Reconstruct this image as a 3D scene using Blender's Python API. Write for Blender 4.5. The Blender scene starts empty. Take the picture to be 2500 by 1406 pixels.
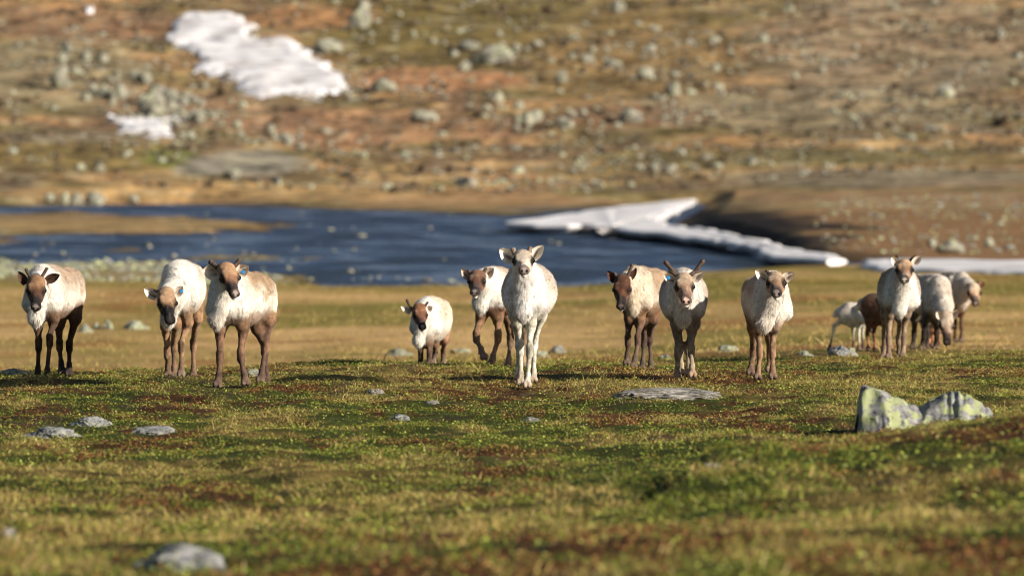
import bpy, math, random
import numpy as np
from mathutils import Vector

# ------------------------------------------------------------------ camera, world, sun, exposure
sc = bpy.context.scene
F = 20833.0            # focal length in photo pixels (300 mm on 36 mm, 2500 px wide)
CX, HY = 1250.0, 325.0 # photo column of the axis, photo row of the horizon
CAMH = 2.2
cam = bpy.data.cameras.new('camera'); cam_o = bpy.data.objects.new('camera', cam)
sc.collection.objects.link(cam_o); sc.camera = cam_o
cam.sensor_width = 36.0; cam.lens = 300.0
cam.clip_start = 1.0; cam.clip_end = 6000.0
cam_o.location = (0, 0, CAMH)
cam_o.rotation_euler = (math.radians(90) - math.atan((703 - HY) / F), 0, 0)
cam.dof.use_dof = True; cam.dof.focus_distance = 72.8; cam.dof.aperture_fstop = 3.9

SUN_EL, SUN_AZ = math.radians(22), math.radians(120)  # azimuth clockwise from +Y (view direction)
w = bpy.data.worlds.new('World'); sc.world = w; w.use_nodes = True
nt = w.node_tree; bg = nt.nodes['Background']
sky = nt.nodes.new('ShaderNodeTexSky'); sky.sky_type = 'NISHITA'; sky.sun_disc = False
sky.sun_elevation = SUN_EL; sky.sun_rotation = SUN_AZ
nt.links.new(sky.outputs[0], bg.inputs[0]); bg.inputs[1].default_value = 0.05
sun = bpy.data.lights.new('sun', 'SUN'); sun.energy = 5.0; sun.angle = math.radians(0.5); sun.color = (1.0, 0.91, 0.79)
sun_o = bpy.data.objects.new('sun', sun); sc.collection.objects.link(sun_o)
sdir = Vector((math.sin(SUN_AZ) * math.cos(SUN_EL), math.cos(SUN_AZ) * math.cos(SUN_EL), math.sin(SUN_EL)))
sun_o.rotation_euler = sdir.to_track_quat('Z', 'Y').to_euler()
sun_o.location = (30, 20, 30)
sc.view_settings.view_transform = 'Standard'; sc.view_settings.look = 'None'
sc.view_settings.exposure = 0.7; sc.view_settings.gamma = 1.0
sc.cycles.max_bounces = 5; sc.cycles.diffuse_bounces = 3; sc.cycles.glossy_bounces = 2
sc.cycles.transmission_bounces = 3; sc.cycles.transparent_max_bounces = 4
sc.cycles.use_denoising = True
sc.cycles.filter_width = 1.05

RNG = np.random.default_rng(7)
random.seed(7)

# ------------------------------------------------------------------ helpers
def srgb(r, g, b):
    """0-255 display colour to linear"""
    c = np.array([r, g, b], float) / 255.0
    return np.where(c <= 0.04045, c / 12.92, ((c + 0.055) / 1.055) ** 2.4)

def hash_(ix, iy, iz, seed):
    h = (ix.astype(np.int64) * 374761393 + iy.astype(np.int64) * 668265263 + iz.astype(np.int64) * 2147483647 + seed * 974634777) & 0xffffffff
    h = ((h ^ (h >> 13)) * 1274126177) & 0xffffffff
    h = ((h ^ (h >> 16)) * 2246822519) & 0xffffffff
    return ((h ^ (h >> 15)) & 0xffff) / 32767.5 - 1.0

def vn2(x, y, seed=0):
    ix = np.floor(x); iy = np.floor(y); fx = x - ix; fy = y - iy
    ix = ix.astype(np.int64); iy = iy.astype(np.int64); z = np.zeros_like(ix)
    fx = fx * fx * (3 - 2 * fx); fy = fy * fy * (3 - 2 * fy)
    a = hash_(ix, iy, z, seed); b = hash_(ix + 1, iy, z, seed); c = hash_(ix, iy + 1, z, seed); d = hash_(ix + 1, iy + 1, z, seed)
    return (a * (1 - fx) + b * fx) * (1 - fy) + (c * (1 - fx) + d * fx) * fy

def vn3(x, y, zz, seed=0):
    i = [np.floor(v) for v in (x, y, zz)]; f = [v - k for v, k in zip((x, y, zz), i)]
    i = [k.astype(np.int64) for k in i]; f = [k * k * (3 - 2 * k) for k in f]
    r = 0
    for dx in (0, 1):
        for dy in (0, 1):
            for dz in (0, 1):
                wgt = (f[0] if dx else 1 - f[0]) * (f[1] if dy else 1 - f[1]) * (f[2] if dz else 1 - f[2])
                r = r + wgt * hash_(i[0] + dx, i[1] + dy, i[2] + dz, seed)
    return r

def fbm2(x, y, o=4, seed=0, g=0.5):
    r = 0; a = 1.0; s = 0
    for k in range(o):
        r = r + a * vn2(x * 2 ** k + 17.3 * k, y * 2 ** k - 9.1 * k, seed + k); s += a; a *= g
    return r / s

def sstep(a, b, x):
    t = np.clip((x - a) / (b - a), 0, 1); return t * t * (3 - 2 * t)

def tag(o, label=None, cat=None, group=None, kind=None):
    if label: o['label'] = label
    if cat: o['category'] = cat
    if group: o['group'] = group
    if kind: o['kind'] = kind
    return o

def mesh_obj(name, verts, faces, mat, parent=None, col=None, smooth=True):
    """verts (n,3); faces: (m,k) int array or list of such arrays; col (n,3) linear"""
    me = bpy.data.meshes.new(name)
    verts = np.asarray(verts, np.float32)
    if isinstance(faces, np.ndarray): faces = [faces]
    faces = [np.asarray(f, np.int32) for f in faces if len(f)]
    me.vertices.add(len(verts)); me.vertices.foreach_set('co', verts.ravel())
    loops = np.concatenate([f.ravel() for f in faces])
    tot = np.concatenate([np.full(len(f), f.shape[1], np.int32) for f in faces])
    start = np.concatenate([[0], np.cumsum(tot)[:-1]]).astype(np.int32)
    me.loops.add(len(loops)); me.loops.foreach_set('vertex_index', loops)
    me.polygons.add(len(tot)); me.polygons.foreach_set('loop_start', start); me.polygons.foreach_set('loop_total', tot)
    me.polygons.foreach_set('use_smooth', np.full(len(tot), smooth, bool))
    if col is not None:
        at = me.color_attributes.new('Col', 'FLOAT_COLOR', 'POINT')
        c4 = np.ones((len(verts), 4), np.float32); c4[:, :3] = col
        at.data.foreach_set('color', c4.ravel())
    me.update(calc_edges=True)
    if mat: me.materials.append(mat)
    o = bpy.data.objects.new(name, me); sc.collection.objects.link(o)
    if parent: o.parent = parent
    return o

def grid_faces(nr, nc):
    i = np.arange(nr * nc).reshape(nr, nc)
    return np.stack([i[:-1, :-1], i[:-1, 1:], i[1:, 1:], i[1:, :-1]], -1).reshape(-1, 4)

def empty(name, loc):
    o = bpy.data.objects.new(name, None); sc.collection.objects.link(o); o.location = loc
    o.empty_display_size = 0.2
    return o

# ------------------------------------------------------------------ materials
def mat_attr(name, rough=0.9, spec=0.2, nscale=60.0, namt=0.25, bump=0.0, bscale=80.0, transl=0.0, sheen=0.0, two=None):
    m = bpy.data.materials.new(name); m.use_nodes = True; t = m.node_tree; N = t.nodes; L = t.links
    p = N['Principled BSDF']; p.inputs['Roughness'].default_value = rough; p.inputs['Specular IOR Level'].default_value = spec
    if sheen: p.inputs['Sheen Weight'].default_value = sheen
    a = N.new('ShaderNodeAttribute'); a.attribute_name = 'Col'
    tc = N.new('ShaderNodeTexCoord')
    src = a.outputs['Color']
    if namt:
        n = N.new('ShaderNodeTexNoise'); n.inputs['Scale'].default_value = nscale; n.inputs['Detail'].default_value = 4
        L.new(tc.outputs['Object'], n.inputs['Vector'])
        mr = N.new('ShaderNodeMapRange'); mr.inputs['From Min'].default_value = 0.25; mr.inputs['From Max'].default_value = 0.75
        mr.inputs['To Min'].default_value = 1 - namt; mr.inputs['To Max'].default_value = 1 + namt
        L.new(n.outputs['Fac'], mr.inputs['Value'])
        vm = N.new('ShaderNodeVectorMath'); vm.operation = 'SCALE'
        L.new(src, vm.inputs[0]); L.new(mr.outputs[0], vm.inputs['Scale']); src = vm.outputs[0]
    L.new(src, p.inputs['Base Color'])
    if bump:
        n2 = N.new('ShaderNodeTexNoise'); n2.inputs['Scale'].default_value = bscale; n2.inputs['Detail'].default_value = 5
        L.new(tc.outputs['Object'], n2.inputs['Vector'])
        b = N.new('ShaderNodeBump'); b.inputs['Strength'].default_value = bump; b.inputs['Distance'].default_value = 0.02
        L.new(n2.outputs['Fac'], b.inputs['Height']); L.new(b.outputs[0], p.inputs['Normal'])
    if transl:
        tr = N.new('ShaderNodeBsdfTranslucent'); L.new(src, tr.inputs[0])
        mx = N.new('ShaderNodeMixShader'); mx.inputs[0].default_value = transl
        L.new(p.outputs[0], mx.inputs[1]); L.new(tr.outputs[0], mx.inputs[2])
        L.new(mx.outputs[0], N['Material Output'].inputs[0])
    return m

M_ground = mat_attr('tundra_ground', 0.95, 0.1, 7.0, 0.3, 0.5, 30.0)
M_grass = mat_attr('grass_blades', 0.7, 0.2, 4.0, 0.0, transl=0.25)
M_leaf = mat_attr('shrub_leaves', 0.6, 0.3, 4.0, 0.0, transl=0.15)
M_coat = mat_attr('reindeer_coat', 0.85, 0.15, 45.0, 0.14, 0.35, 90.0, sheen=0.1)
M_hair = mat_attr('reindeer_hair', 0.8, 0.15, 30.0, 0.1)
M_ear = mat_attr('reindeer_ear_skin', 0.85, 0.15, 60.0, 0.2, 0.3, 90.0)

def mat_simple(name, col, rough=0.5, spec=0.5, nscale=0, namt=0.0, bump=0.0):
    m = bpy.data.materials.new(name); m.use_nodes = True; t = m.node_tree; N = t.nodes; L = t.links
    p = N['Principled BSDF']; p.inputs['Roughness'].default_value = rough; p.inputs['Specular IOR Level'].default_value = spec
    p.inputs['Base Color'].default_value = (*col, 1)
    if nscale:
        tc = N.new('ShaderNodeTexCoord'); n = N.new('ShaderNodeTexNoise'); n.inputs['Scale'].default_value = nscale; n.inputs['Detail'].default_value = 5
        L.new(tc.outputs['Object'], n.inputs['Vector'])
        r = N.new('ShaderNodeValToRGB')
        r.color_ramp.elements[0].position = 0.3; r.color_ramp.elements[1].position = 0.7
        r.color_ramp.elements[0].color = (*[c * (1 - namt) for c in col], 1); r.color_ramp.elements[1].color = (*[min(1, c * (1 + namt)) for c in col], 1)
        L.new(n.outputs['Fac'], r.inputs[0]); L.new(r.outputs[0], p.inputs['Base Color'])
        if bump:
            b = N.new('ShaderNodeBump'); b.inputs['Strength'].default_value = bump; b.inputs['Distance'].default_value = 0.01
            L.new(n.outputs['Fac'], b.inputs['Height']); L.new(b.outputs[0], p.inputs['Normal'])
    return m

M_eye = mat_simple('eye_dark', (0.006, 0.004, 0.004), 0.08, 0.6, 3, 0.3)
M_tag = mat_simple('ear_tag_blue', (0.02, 0.25, 0.6), 0.4, 0.5, 40, 0.15)
M_antler = mat_simple('antler_velvet', (0.085, 0.06, 0.048), 0.9, 0.1, 60, 0.5, 0.6)
M_antler_pale = mat_simple('antler_velvet_pale', (0.2, 0.15, 0.12), 0.9, 0.1, 60, 0.4, 0.6)

def mat_rock(name, c0, c1, lichen=None, lamt=0.5, scale=4.0, lscale=6.0, dark=(0.02, 0.022, 0.028)):
    m = bpy.data.materials.new(name); m.use_nodes = True; t = m.node_tree; N = t.nodes; L = t.links
    p = N['Principled BSDF']; p.inputs['Roughness'].default_value = 0.85; p.inputs['Specular IOR Level'].default_value = 0.25
    tc = N.new('ShaderNodeTexCoord'); oi = N.new('ShaderNodeObjectInfo')
    add = N.new('ShaderNodeVectorMath'); add.operation = 'ADD'
    L.new(tc.outputs['Object'], add.inputs[0]); L.new(oi.outputs['Random'], add.inputs[1])
    n = N.new('ShaderNodeTexNoise'); n.inputs['Scale'].default_value = scale; n.inputs['Detail'].default_value = 8; n.inputs['Roughness'].default_value = 0.65
    L.new(add.outputs[0], n.inputs['Vector'])
    r = N.new('ShaderNodeValToRGB'); e = r.color_ramp.elements
    e[0].position = 0.34; e[0].color = (*dark, 1); e[1].position = 0.68; e[1].color = (*c1, 1)
    k = e.new(0.46); k.color = (*c0, 1)
    L.new(n.outputs['Fac'], r.inputs[0]); src = r.outputs[0]
    if lichen is not None:
        n2 = N.new('ShaderNodeTexNoise'); n2.inputs['Scale'].default_value = lscale; n2.inputs['Detail'].default_value = 7; n2.inputs['Roughness'].default_value = 0.6
        n2.noise_dimensions = '4D'; n2.inputs['W'].default_value = 3.3
        L.new(add.outputs[0], n2.inputs['Vector'])
        mr = N.new('ShaderNodeMapRange'); mr.inputs['From Min'].default_value = 0.56 - 0.2 * lamt; mr.inputs['From Max'].default_value = 0.62 - 0.2 * lamt
        L.new(n2.outputs['Fac'], mr.inputs['Value'])
        mx = N.new('ShaderNodeMix'); mx.data_type = 'RGBA'; L.new(mr.outputs[0], mx.inputs[0]); L.new(src, mx.inputs[6]); mx.inputs[7].default_value = (*lichen, 1)
        src = mx.outputs[2]
    L.new(src, p.inputs['Base Color'])
    b = N.new('ShaderNodeBump'); b.inputs['Strength'].default_value = 0.6; b.inputs['Distance'].default_value = 0.02
    L.new(n.outputs['Fac'], b.inputs['Height']); L.new(b.outputs[0], p.inputs['Normal'])
    return m

M_rock_lichen = mat_rock('lichen_rock', (0.17, 0.17, 0.17), (0.34, 0.33, 0.3), (0.31, 0.34, 0.17), 0.3, 12.0, 8.0)
M_rock_grey = mat_rock('grey_rock', (0.17, 0.17, 0.18), (0.34, 0.335, 0.33), (0.26, 0.27, 0.2), 0.25, 2.6, 5.0)
M_rock_flat = mat_rock('weathered_slab_rock', (0.24, 0.22, 0.2), (0.42, 0.39, 0.35), (0.1, 0.09, 0.05), 0.3, 5.0, 7.0)
M_rock_far = mat_rock('pale_green_boulder', (0.2, 0.19, 0.15), (0.36, 0.34, 0.28), (0.33, 0.34, 0.23), 0.3, 2.2, 1.6)
M_rock_meadow = mat_rock('meadow_rock', (0.2, 0.2, 0.18), (0.36, 0.36, 0.32), (0.38, 0.42, 0.2), 0.3, 6.0, 5.0)

def mat_water():
    m = bpy.data.materials.new('river_water'); m.use_nodes = True; t = m.node_tree; N = t.nodes; L = t.links
    p = N['Principled BSDF']; p.inputs['Roughness'].default_value = 0.35; p.inputs['IOR'].default_value = 1.33
    p.inputs['Specular IOR Level'].default_value = 0.22
    tc = N.new('ShaderNodeTexCoord')
    def noise(sx, sy, scale, det):
        mp = N.new('ShaderNodeMapping'); mp.inputs['Scale'].default_value = (sx, sy, 1); L.new(tc.outputs['Object'], mp.inputs[0])
        n = N.new('ShaderNodeTexNoise'); n.inputs['Scale'].default_value = scale; n.inputs['Detail'].default_value = det; n.inputs['Roughness'].default_value = 0.65
        L.new(mp.outputs[0], n.inputs['Vector']); return n
    n1 = noise(0.45, 0.16, 0.6, 8)       # wind-ruffled streaks of paler water, their glints painted into the base colour
    r = N.new('ShaderNodeValToRGB'); e = r.color_ramp.elements
    e[0].position = 0.44; e[0].color = (0.002, 0.008, 0.03, 1); e[1].position = 0.57; e[1].color = (0.1, 0.14, 0.22, 1)
    k = e.new(0.51); k.color = (0.010, 0.032, 0.1, 1)
    L.new(n1.outputs['Fac'], r.inputs[0]); L.new(r.outputs[0], p.inputs['Base Color'])
    n = noise(0.9, 0.5, 2.2, 5)
    b = N.new('ShaderNodeBump'); b.inputs['Strength'].default_value = 1.0; b.inputs['Distance'].default_value = 0.9
    L.new(n.outputs['Fac'], b.inputs['Height']); L.new(b.outputs[0], p.inputs['Normal'])
    return m
M_water = mat_water()

def mat_snow():
    m = bpy.data.materials.new('old_snow'); m.use_nodes = True; t = m.node_tree; N = t.nodes; L = t.links
    p = N['Principled BSDF']; p.inputs['Roughness'].default_value = 0.7
    tc = N.new('ShaderNodeTexCoord'); n = N.new('ShaderNodeTexNoise'); n.inputs['Scale'].default_value = 0.5; n.inputs['Detail'].default_value = 6
    L.new(tc.outputs['Object'], n.inputs['Vector'])
    r = N.new('ShaderNodeValToRGB'); r.color_ramp.elements[0].position = 0.34; r.color_ramp.elements[1].position = 0.56
    r.color_ramp.elements[0].color = (0.46, 0.42, 0.41, 1); r.color_ramp.elements[1].color = (0.8, 0.78, 0.78, 1)
    L.new(n.outputs['Fac'], r.inputs[0]); L.new(r.outputs[0], p.inputs['Base Color'])
    b = N.new('ShaderNodeBump'); b.inputs['Strength'].default_value = 0.5; b.inputs['Distance'].default_value = 0.1
    L.new(n.outputs['Fac'], b.inputs['Height']); L.new(b.outputs[0], p.inputs['Normal'])
    return m
M_snow = mat_snow()

# ------------------------------------------------------------------ terrain: surveyed rows (photo row of the ground at each distance) -> heights
PXC = np.array([0, 400, 800, 1200, 1600, 2000, 2500], float)
ROWS = [
 # d      0     400   800   1200  1600  2000  2500
 (38.0, 1412, 1412, 1400, 1385, 1375, 1365, 1360),
 (41.0, 1362, 1352, 1345, 1310, 1290, 1280, 1275),
 (43.5, 1325, 1330, 1328, 1308, 1296, 1280, 1255),
 (47.0, 1262, 1268, 1268, 1258, 1215, 1165, 1105),
 (50.5, 1208, 1212, 1208, 1206, 1162, 1096, 1022),
 (53.0, 1175, 1178, 1173, 1172, 1162, 1094, 1016),
 (56.0, 1135, 1138, 1132, 1134, 1140, 1092, 1022),
 (60.0, 1085, 1088, 1083, 1080, 1080, 1072, 1030),
 (65.0, 1032, 1032, 1030, 1028, 1022, 1012, 985),
 (70.0,  978,  978,  972,  978,  968,  965, 945),
 (73.5,  946,  946,  938,  949,  940,  938, 922),
 (76.0,  928,  928,  918,  930,  924,  920, 908),
 (79.0,  916,  918,  902,  912,  911,  906, 893),
 (82.0,  912,  914,  890,  898,  901,  897, 881),
 (87.0,  922,  922,  882,  888,  891,  888, 869),
 (93.0,  936,  936,  896,  889,  884,  872, 862),
 (100.,  930,  930,  902,  890,  880,  852, 852),
 (115.,  903,  902,  886,  874,  862,  828, 834),
 (130.,  862,  860,  850,  845,  830,  800, 800),
 (160.,  778,  776,  772,  770,  760,  745, 745),
 (190.,  712,  714,  718,  722,  702,  690, 690),
 (205.,  682,  686,  696,  702,  680,  668, 668),
 (225.,  655,  655,  657,  657,  650,  645, 650),
 (245.,  630,  630,  630,  630,  625,  620, 622),
 (270.,  602,  602,  602,  602,  585,  575, 585),
 (300.,  572,  572,  572,  572,  545,  528, 535),
 (340., 545, 545, 545, 545, 524, 506, 504),
 (380., 522, 522, 522, 522, 512, 492, 486),
 (420., 505, 507, 508, 506, 503, 476, 462),
 (440., 480, 490, 490, 488, 486, 456, 436),
 (452., 410, 425, 450, 458, 452, 416, 398),
 (462.,  330,  355,  415,  420,  405,  375, 362),
 (475.,  322,  345,  372,  358,  350,  330, 320),
 (490.,  275,  285,  290,  280,  278,  262, 255),
 (505.,  205,  210,  212,  208,  200,  190, 185),
 (525.,  112,  115,  115,  110,  105,   95,  90),
 (545.,   20,   22,   22,   18,   12,    2,  -5),
 (570.,  -75,  -75,  -75,  -80,  -85,  -95, -100),
 (620., -190, -190, -190, -195, -200, -205, -210),
 (750., -330, -330, -330, -330, -330, -330, -330),
 (1200., -380, -380, -380, -380, -380, -380, -380),
]
DK = np.array([r[0] for r in ROWS]); YK = np.array([r[1:] for r in ROWS], float)
ZK = CAMH - (YK - HY) * DK[:, None] / F
DK = np.concatenate([[3, 15, 30], DK, [3000]]); ZK = np.vstack([np.full((1, 7), 0.72), np.full((1, 7), 0.62), np.full((1, 7), 0.42), ZK, ZK[-1:] * 1.0])
NL, NP = 2600, 121
LD = np.linspace(math.log(3), math.log(3000), NL); PG = np.linspace(-300, 2800, NP)
ZT = np.array([np.interp(np.exp(LD), DK, ZK[:, j]) for j in range(7)]).T
ZT = np.array([np.interp(np.clip(PG, 0, 2500), PXC, ZT[i]) for i in range(NL)])
def gsm(A, s, ax):
    r = int(3 * s); k = np.exp(-0.5 * (np.arange(-r, r + 1) / s) ** 2); k /= k.sum()
    P = np.pad(A, [(r, r) if i == ax else (0, 0) for i in range(2)], mode='edge')
    return np.apply_along_axis(lambda v: np.convolve(v, k, 'valid'), ax, P)
ZT = gsm(gsm(ZT, 5, 0), 6, 1)

WZ = -1.5  # water level
def wpt(px, py, z=WZ):
    d = F * (CAMH - z) / (py - HY); return ((px - CX) * d / F, d)
WATER = [wpt(*p) for p in [(-900, 612), (0, 612), (300, 642), (600, 668), (800, 690), (1000, 702), (1250, 702), (1400, 696), (1470, 672), (1700, 664), (2000, 656), (2110, 655),
                           (2125, 648), (2060, 640), (1900, 622), (1850, 604), (1700, 588), (1560, 573), (1600, 548), (1660, 520), (1700, 500), (1600, 502), (1400, 520), (1240, 536), (1200, 532), (1050, 520), (800, 514), (600, 505), (400, 500), (60, 504), (-900, 506)]]
ISLE = [[wpt(*p) for p in [(-900, 527), (0, 527), (150, 519), (400, 529), (680, 545), (750, 556), (600, 568), (300, 572), (100, 570), (60, 578), (180, 590), (160, 600), (0, 602), (-900, 604)]],
        [wpt(*p) for p in [(285, 612), (330, 606), (390, 610), (380, 620), (300, 622)]], [wpt(*p) for p in [(545, 628), (600, 622), (660, 627), (640, 638), (560, 637)]]]
def poly_sd(x, y, poly):
    """signed distance, positive inside"""
    P = np.array(poly); best = np.full(x.shape, 1e9); ins = np.zeros(x.shape, bool)
    n = len(P)
    for i in range(n):
        a = P[i]; b = P[(i + 1) % n]; e = b - a; L2 = (e ** 2).sum()
        t = np.clip(((x - a[0]) * e[0] + (y - a[1]) * e[1]) / L2, 0, 1)
        best = np.minimum(best, (x - a[0] - t * e[0]) ** 2 + (y - a[1] - t * e[1]) ** 2)
        c = ((a[1] > y) != (b[1] > y))
        with np.errstate(divide='ignore', invalid='ignore'):
            xi = (b[0] - a[0]) * (y - a[1]) / (b[1] - a[1]) + a[0]
        ins ^= c & (x < xi)
    return np.where(ins, 1, -1) * np.sqrt(best)

def zt(x, y):
    """terrain height at world x, y"""
    x = np.asarray(x, float); y = np.asarray(y, float); sh = np.broadcast(x, y).shape
    x = np.broadcast_to(x, sh).ravel().astype(float); y = np.broadcast_to(y, sh).ravel().astype(float)
    yc = np.maximum(y, 3.01)
    px = np.clip(CX + x * F / yc, -299, 2799)
    u = (px + 300) / (3100 / (NP - 1)); v = np.clip((np.log(yc) - LD[0]) / (LD[1] - LD[0]), 0, NL - 1.001)
    i = np.floor(v).astype(int); j = np.minimum(np.floor(u).astype(int), NP - 2); fv = v - i; fu = u - j
    z = (ZT[i, j] * (1 - fu) + ZT[i, j + 1] * fu) * (1 - fv) + (ZT[i + 1, j] * (1 - fu) + ZT[i + 1, j + 1] * fu) * fv
    near = 1 - sstep(85, 120, y)
    hill = sstep(425, 470, y)
    z = z + near * (0.062 * fbm2(x / 0.8, y / 1.1, 3, 11) + 0.034 * fbm2(x / 0.26, y / 0.34, 3, 12))
    sl = px - (1575 + (y - 46.5) * 36)
    z = z + (0.13 * sstep(-30, 70, sl) * np.exp(-((y - 50.5) / 3.6) ** 2) - 0.05 * np.exp(-((sl + 50) / 70) ** 2) * np.exp(-((y - 50) / 4) ** 2)) * (y < 62) * sstep(2050, 1780, px)
    mid = (1 - near) * (1 - hill)
    z = z + mid * 0.05 * fbm2(x / 2.2, y / 3.5, 4, 13)
    z = z + hill * (0.5 * fbm2(x / 9, y / 7, 4, 14) + 0.12 * fbm2(x / 1.6, y / 1.4, 2, 15))
    m = (y > 195) & (y < 470)
    if m.any():
        xm = x[m]; ym = y[m]
        sd = poly_sd(xm, ym, WATER) + 7.0 * fbm2(xm / 2.0, ym / 12, 4, 21) * sstep(3, 0, xm) * (ym < 330) + 1.0 * fbm2(xm / 1.5, ym / 4, 3, 23) * (xm < 5)
        for I in ISLE: sd = np.minimum(sd, -poly_sd(xm, ym, I) + 4.0 * fbm2(xm / 1.6, ym / 9, 4, 22) - 0.8)
        base = np.maximum(z[m], WZ + 0.12)
        pxm = CX + xm * F / ym
        wid = 5.0 - 3.8 * sstep(1600, 1900, pxm) * sstep(225, 240, ym)
        t = sstep(0, 1, -sd / wid)
        zz = np.where(sd > 0, WZ - 0.03 - np.minimum(0.5, 0.12 * sd), WZ - 0.03 + (base - WZ + 0.03) * t)
        z[m] = zz
    return z.reshape(sh)

def ray(px, py, lo, hi, n=3000):
    """first ground point on the sight line through a photo pixel, searched between two distances"""
    d = np.linspace(lo, hi, n); x = (px - CX) * d / F; z = zt(x, d)
    yy = HY + (CAMH - z) * F / d
    k = np.argmax(yy <= py) if (yy <= py).any() else n - 1
    return x[k], d[k], z[k]

def pos(px, py, d):
    return np.array([(px - CX) * d / F, d, CAMH - (py - HY) * d / F])

# ---- ground colour by place
def near_veg(x, y):
    """vegetation weights near the camera: straw, leafy green, red-brown heath, bare soil"""
    a = 0.6 * fbm2(x / 1.1 + 40, y / 2.6 + 7, 3, 31) + 0.5 * fbm2(x / 0.3, y / 0.6, 2, 34)
    b = 0.65 * fbm2(x / 0.9, y / 2.0 + 3, 3, 32) + 0.5 * fbm2(x / 0.22, y / 0.5, 2, 35); c = fbm2(x / 0.5 + 9, y / 1.1, 3, 33)
    px = CX + x * F / y; row = HY + (CAMH - zt(x, y)) * F / y
    def bump(cx, cy, rx, ry): return np.exp(-((px - cx) / rx) ** 2 - ((row - cy) / ry) ** 2)
    g = a + 0.4 * bump(900, 1035, 700, 45) + 0.45 * bump(1500, 1215, 330, 40) + 0.3 * bump(1850, 1150, 250, 40) - 0.3 * bump(500, 1240, 900, 40) - 0.2 * bump(1300, 935, 900, 22)
    straw = sstep(-0.05, 0.35, -a + 0.02 + 0.35 * bump(500, 1250, 900, 60) + 0.25 * bump(1300, 1110, 400, 30) + 0.2 * bump(1100, 930, 700, 22) + 0.2 * bump(2300, 930, 300, 60))
    red = sstep(0.12, 0.36, b + 0.2 * bump(600, 1080, 330, 26) + 0.28 * bump(1750, 985, 420, 24) + 0.25 * (row > 1300) + 0.2 * bump(250, 1140, 420, 28) + 0.2 * bump(2300, 1060, 300, 30) + 0.15 * bump(500, 955, 500, 10))
    soil = sstep(0.3, 0.5, c + 0.3 * bump(150, 1010, 250, 12))
    return np.clip(straw, 0, 1), sstep(-0.05, 0.3, g), np.clip(red, 0, 1), soil

BLOBS = [ # cx, cy, rx, ry, srgb, strength  : patches of differently coloured vegetation and gravel on the far slope
 (1060, 70, 330, 110, (112, 92, 40), 0.9), (760, 45, 150, 30, (176, 118, 66), 0.8), (1080, 195, 230, 30, (176, 116, 72), 0.85),
 (1560, 150, 260, 130, (134, 102, 54), 0.8), (200, 60, 260, 45, (150, 104, 72), 0.7), (120, 180, 250, 90, (138, 120, 90), 0.7),
 (500, 275, 300, 50, (136, 104, 82), 0.6), (900, 310, 330, 45, (164, 112, 76), 0.7), (2200, 110, 380, 130, (140, 116, 92), 0.7),
 (2000, 270, 500, 50, (134, 116, 90), 0.7), (1560, 285, 180, 30, (126, 84, 56), 0.7), (2030, 352, 210, 10, (184, 142, 88), 0.9),
 (1200, 400, 120, 10, (186, 142, 86), 0.7), (1000, 430, 200, 14, (182, 138, 84), 0.6), (1900, 385, 500, 22, (118, 104, 56), 0.7),
 (1640, 430, 300, 20, (160, 126, 72), 0.5), (2150, 435, 420, 22, (138, 120, 98), 0.75), (2250, 485, 420, 14, (160, 112, 72), 0.6),
 (2200, 540, 380, 30, (132, 96, 58), 0.6), (200, 385, 300, 40, (124, 100, 48), 0.9), (420, 385, 70, 26, (104, 108, 34), 0.8),
 (600, 398, 150, 30, (132, 120, 106), 1.0), (480, 415, 60, 14, (132, 122, 110), 0.9), (120, 335, 260, 13, (120, 106, 88), 0.8), (30, 440, 90, 40, (98, 76, 52), 0.6),
 (560, 470, 480, 22, (180, 136, 76), 0.85), (1250, 365, 240, 12, (116, 100, 78), 0.5), (1150, 490, 330, 14, (168, 120, 70), 0.7),
 (350, 550, 420, 16, (156, 120, 66), 0.9), (60, 590, 150, 12, (160, 112, 76), 0.8), (1380, 512, 170, 9, (112, 96, 84), 0.8)]

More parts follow.
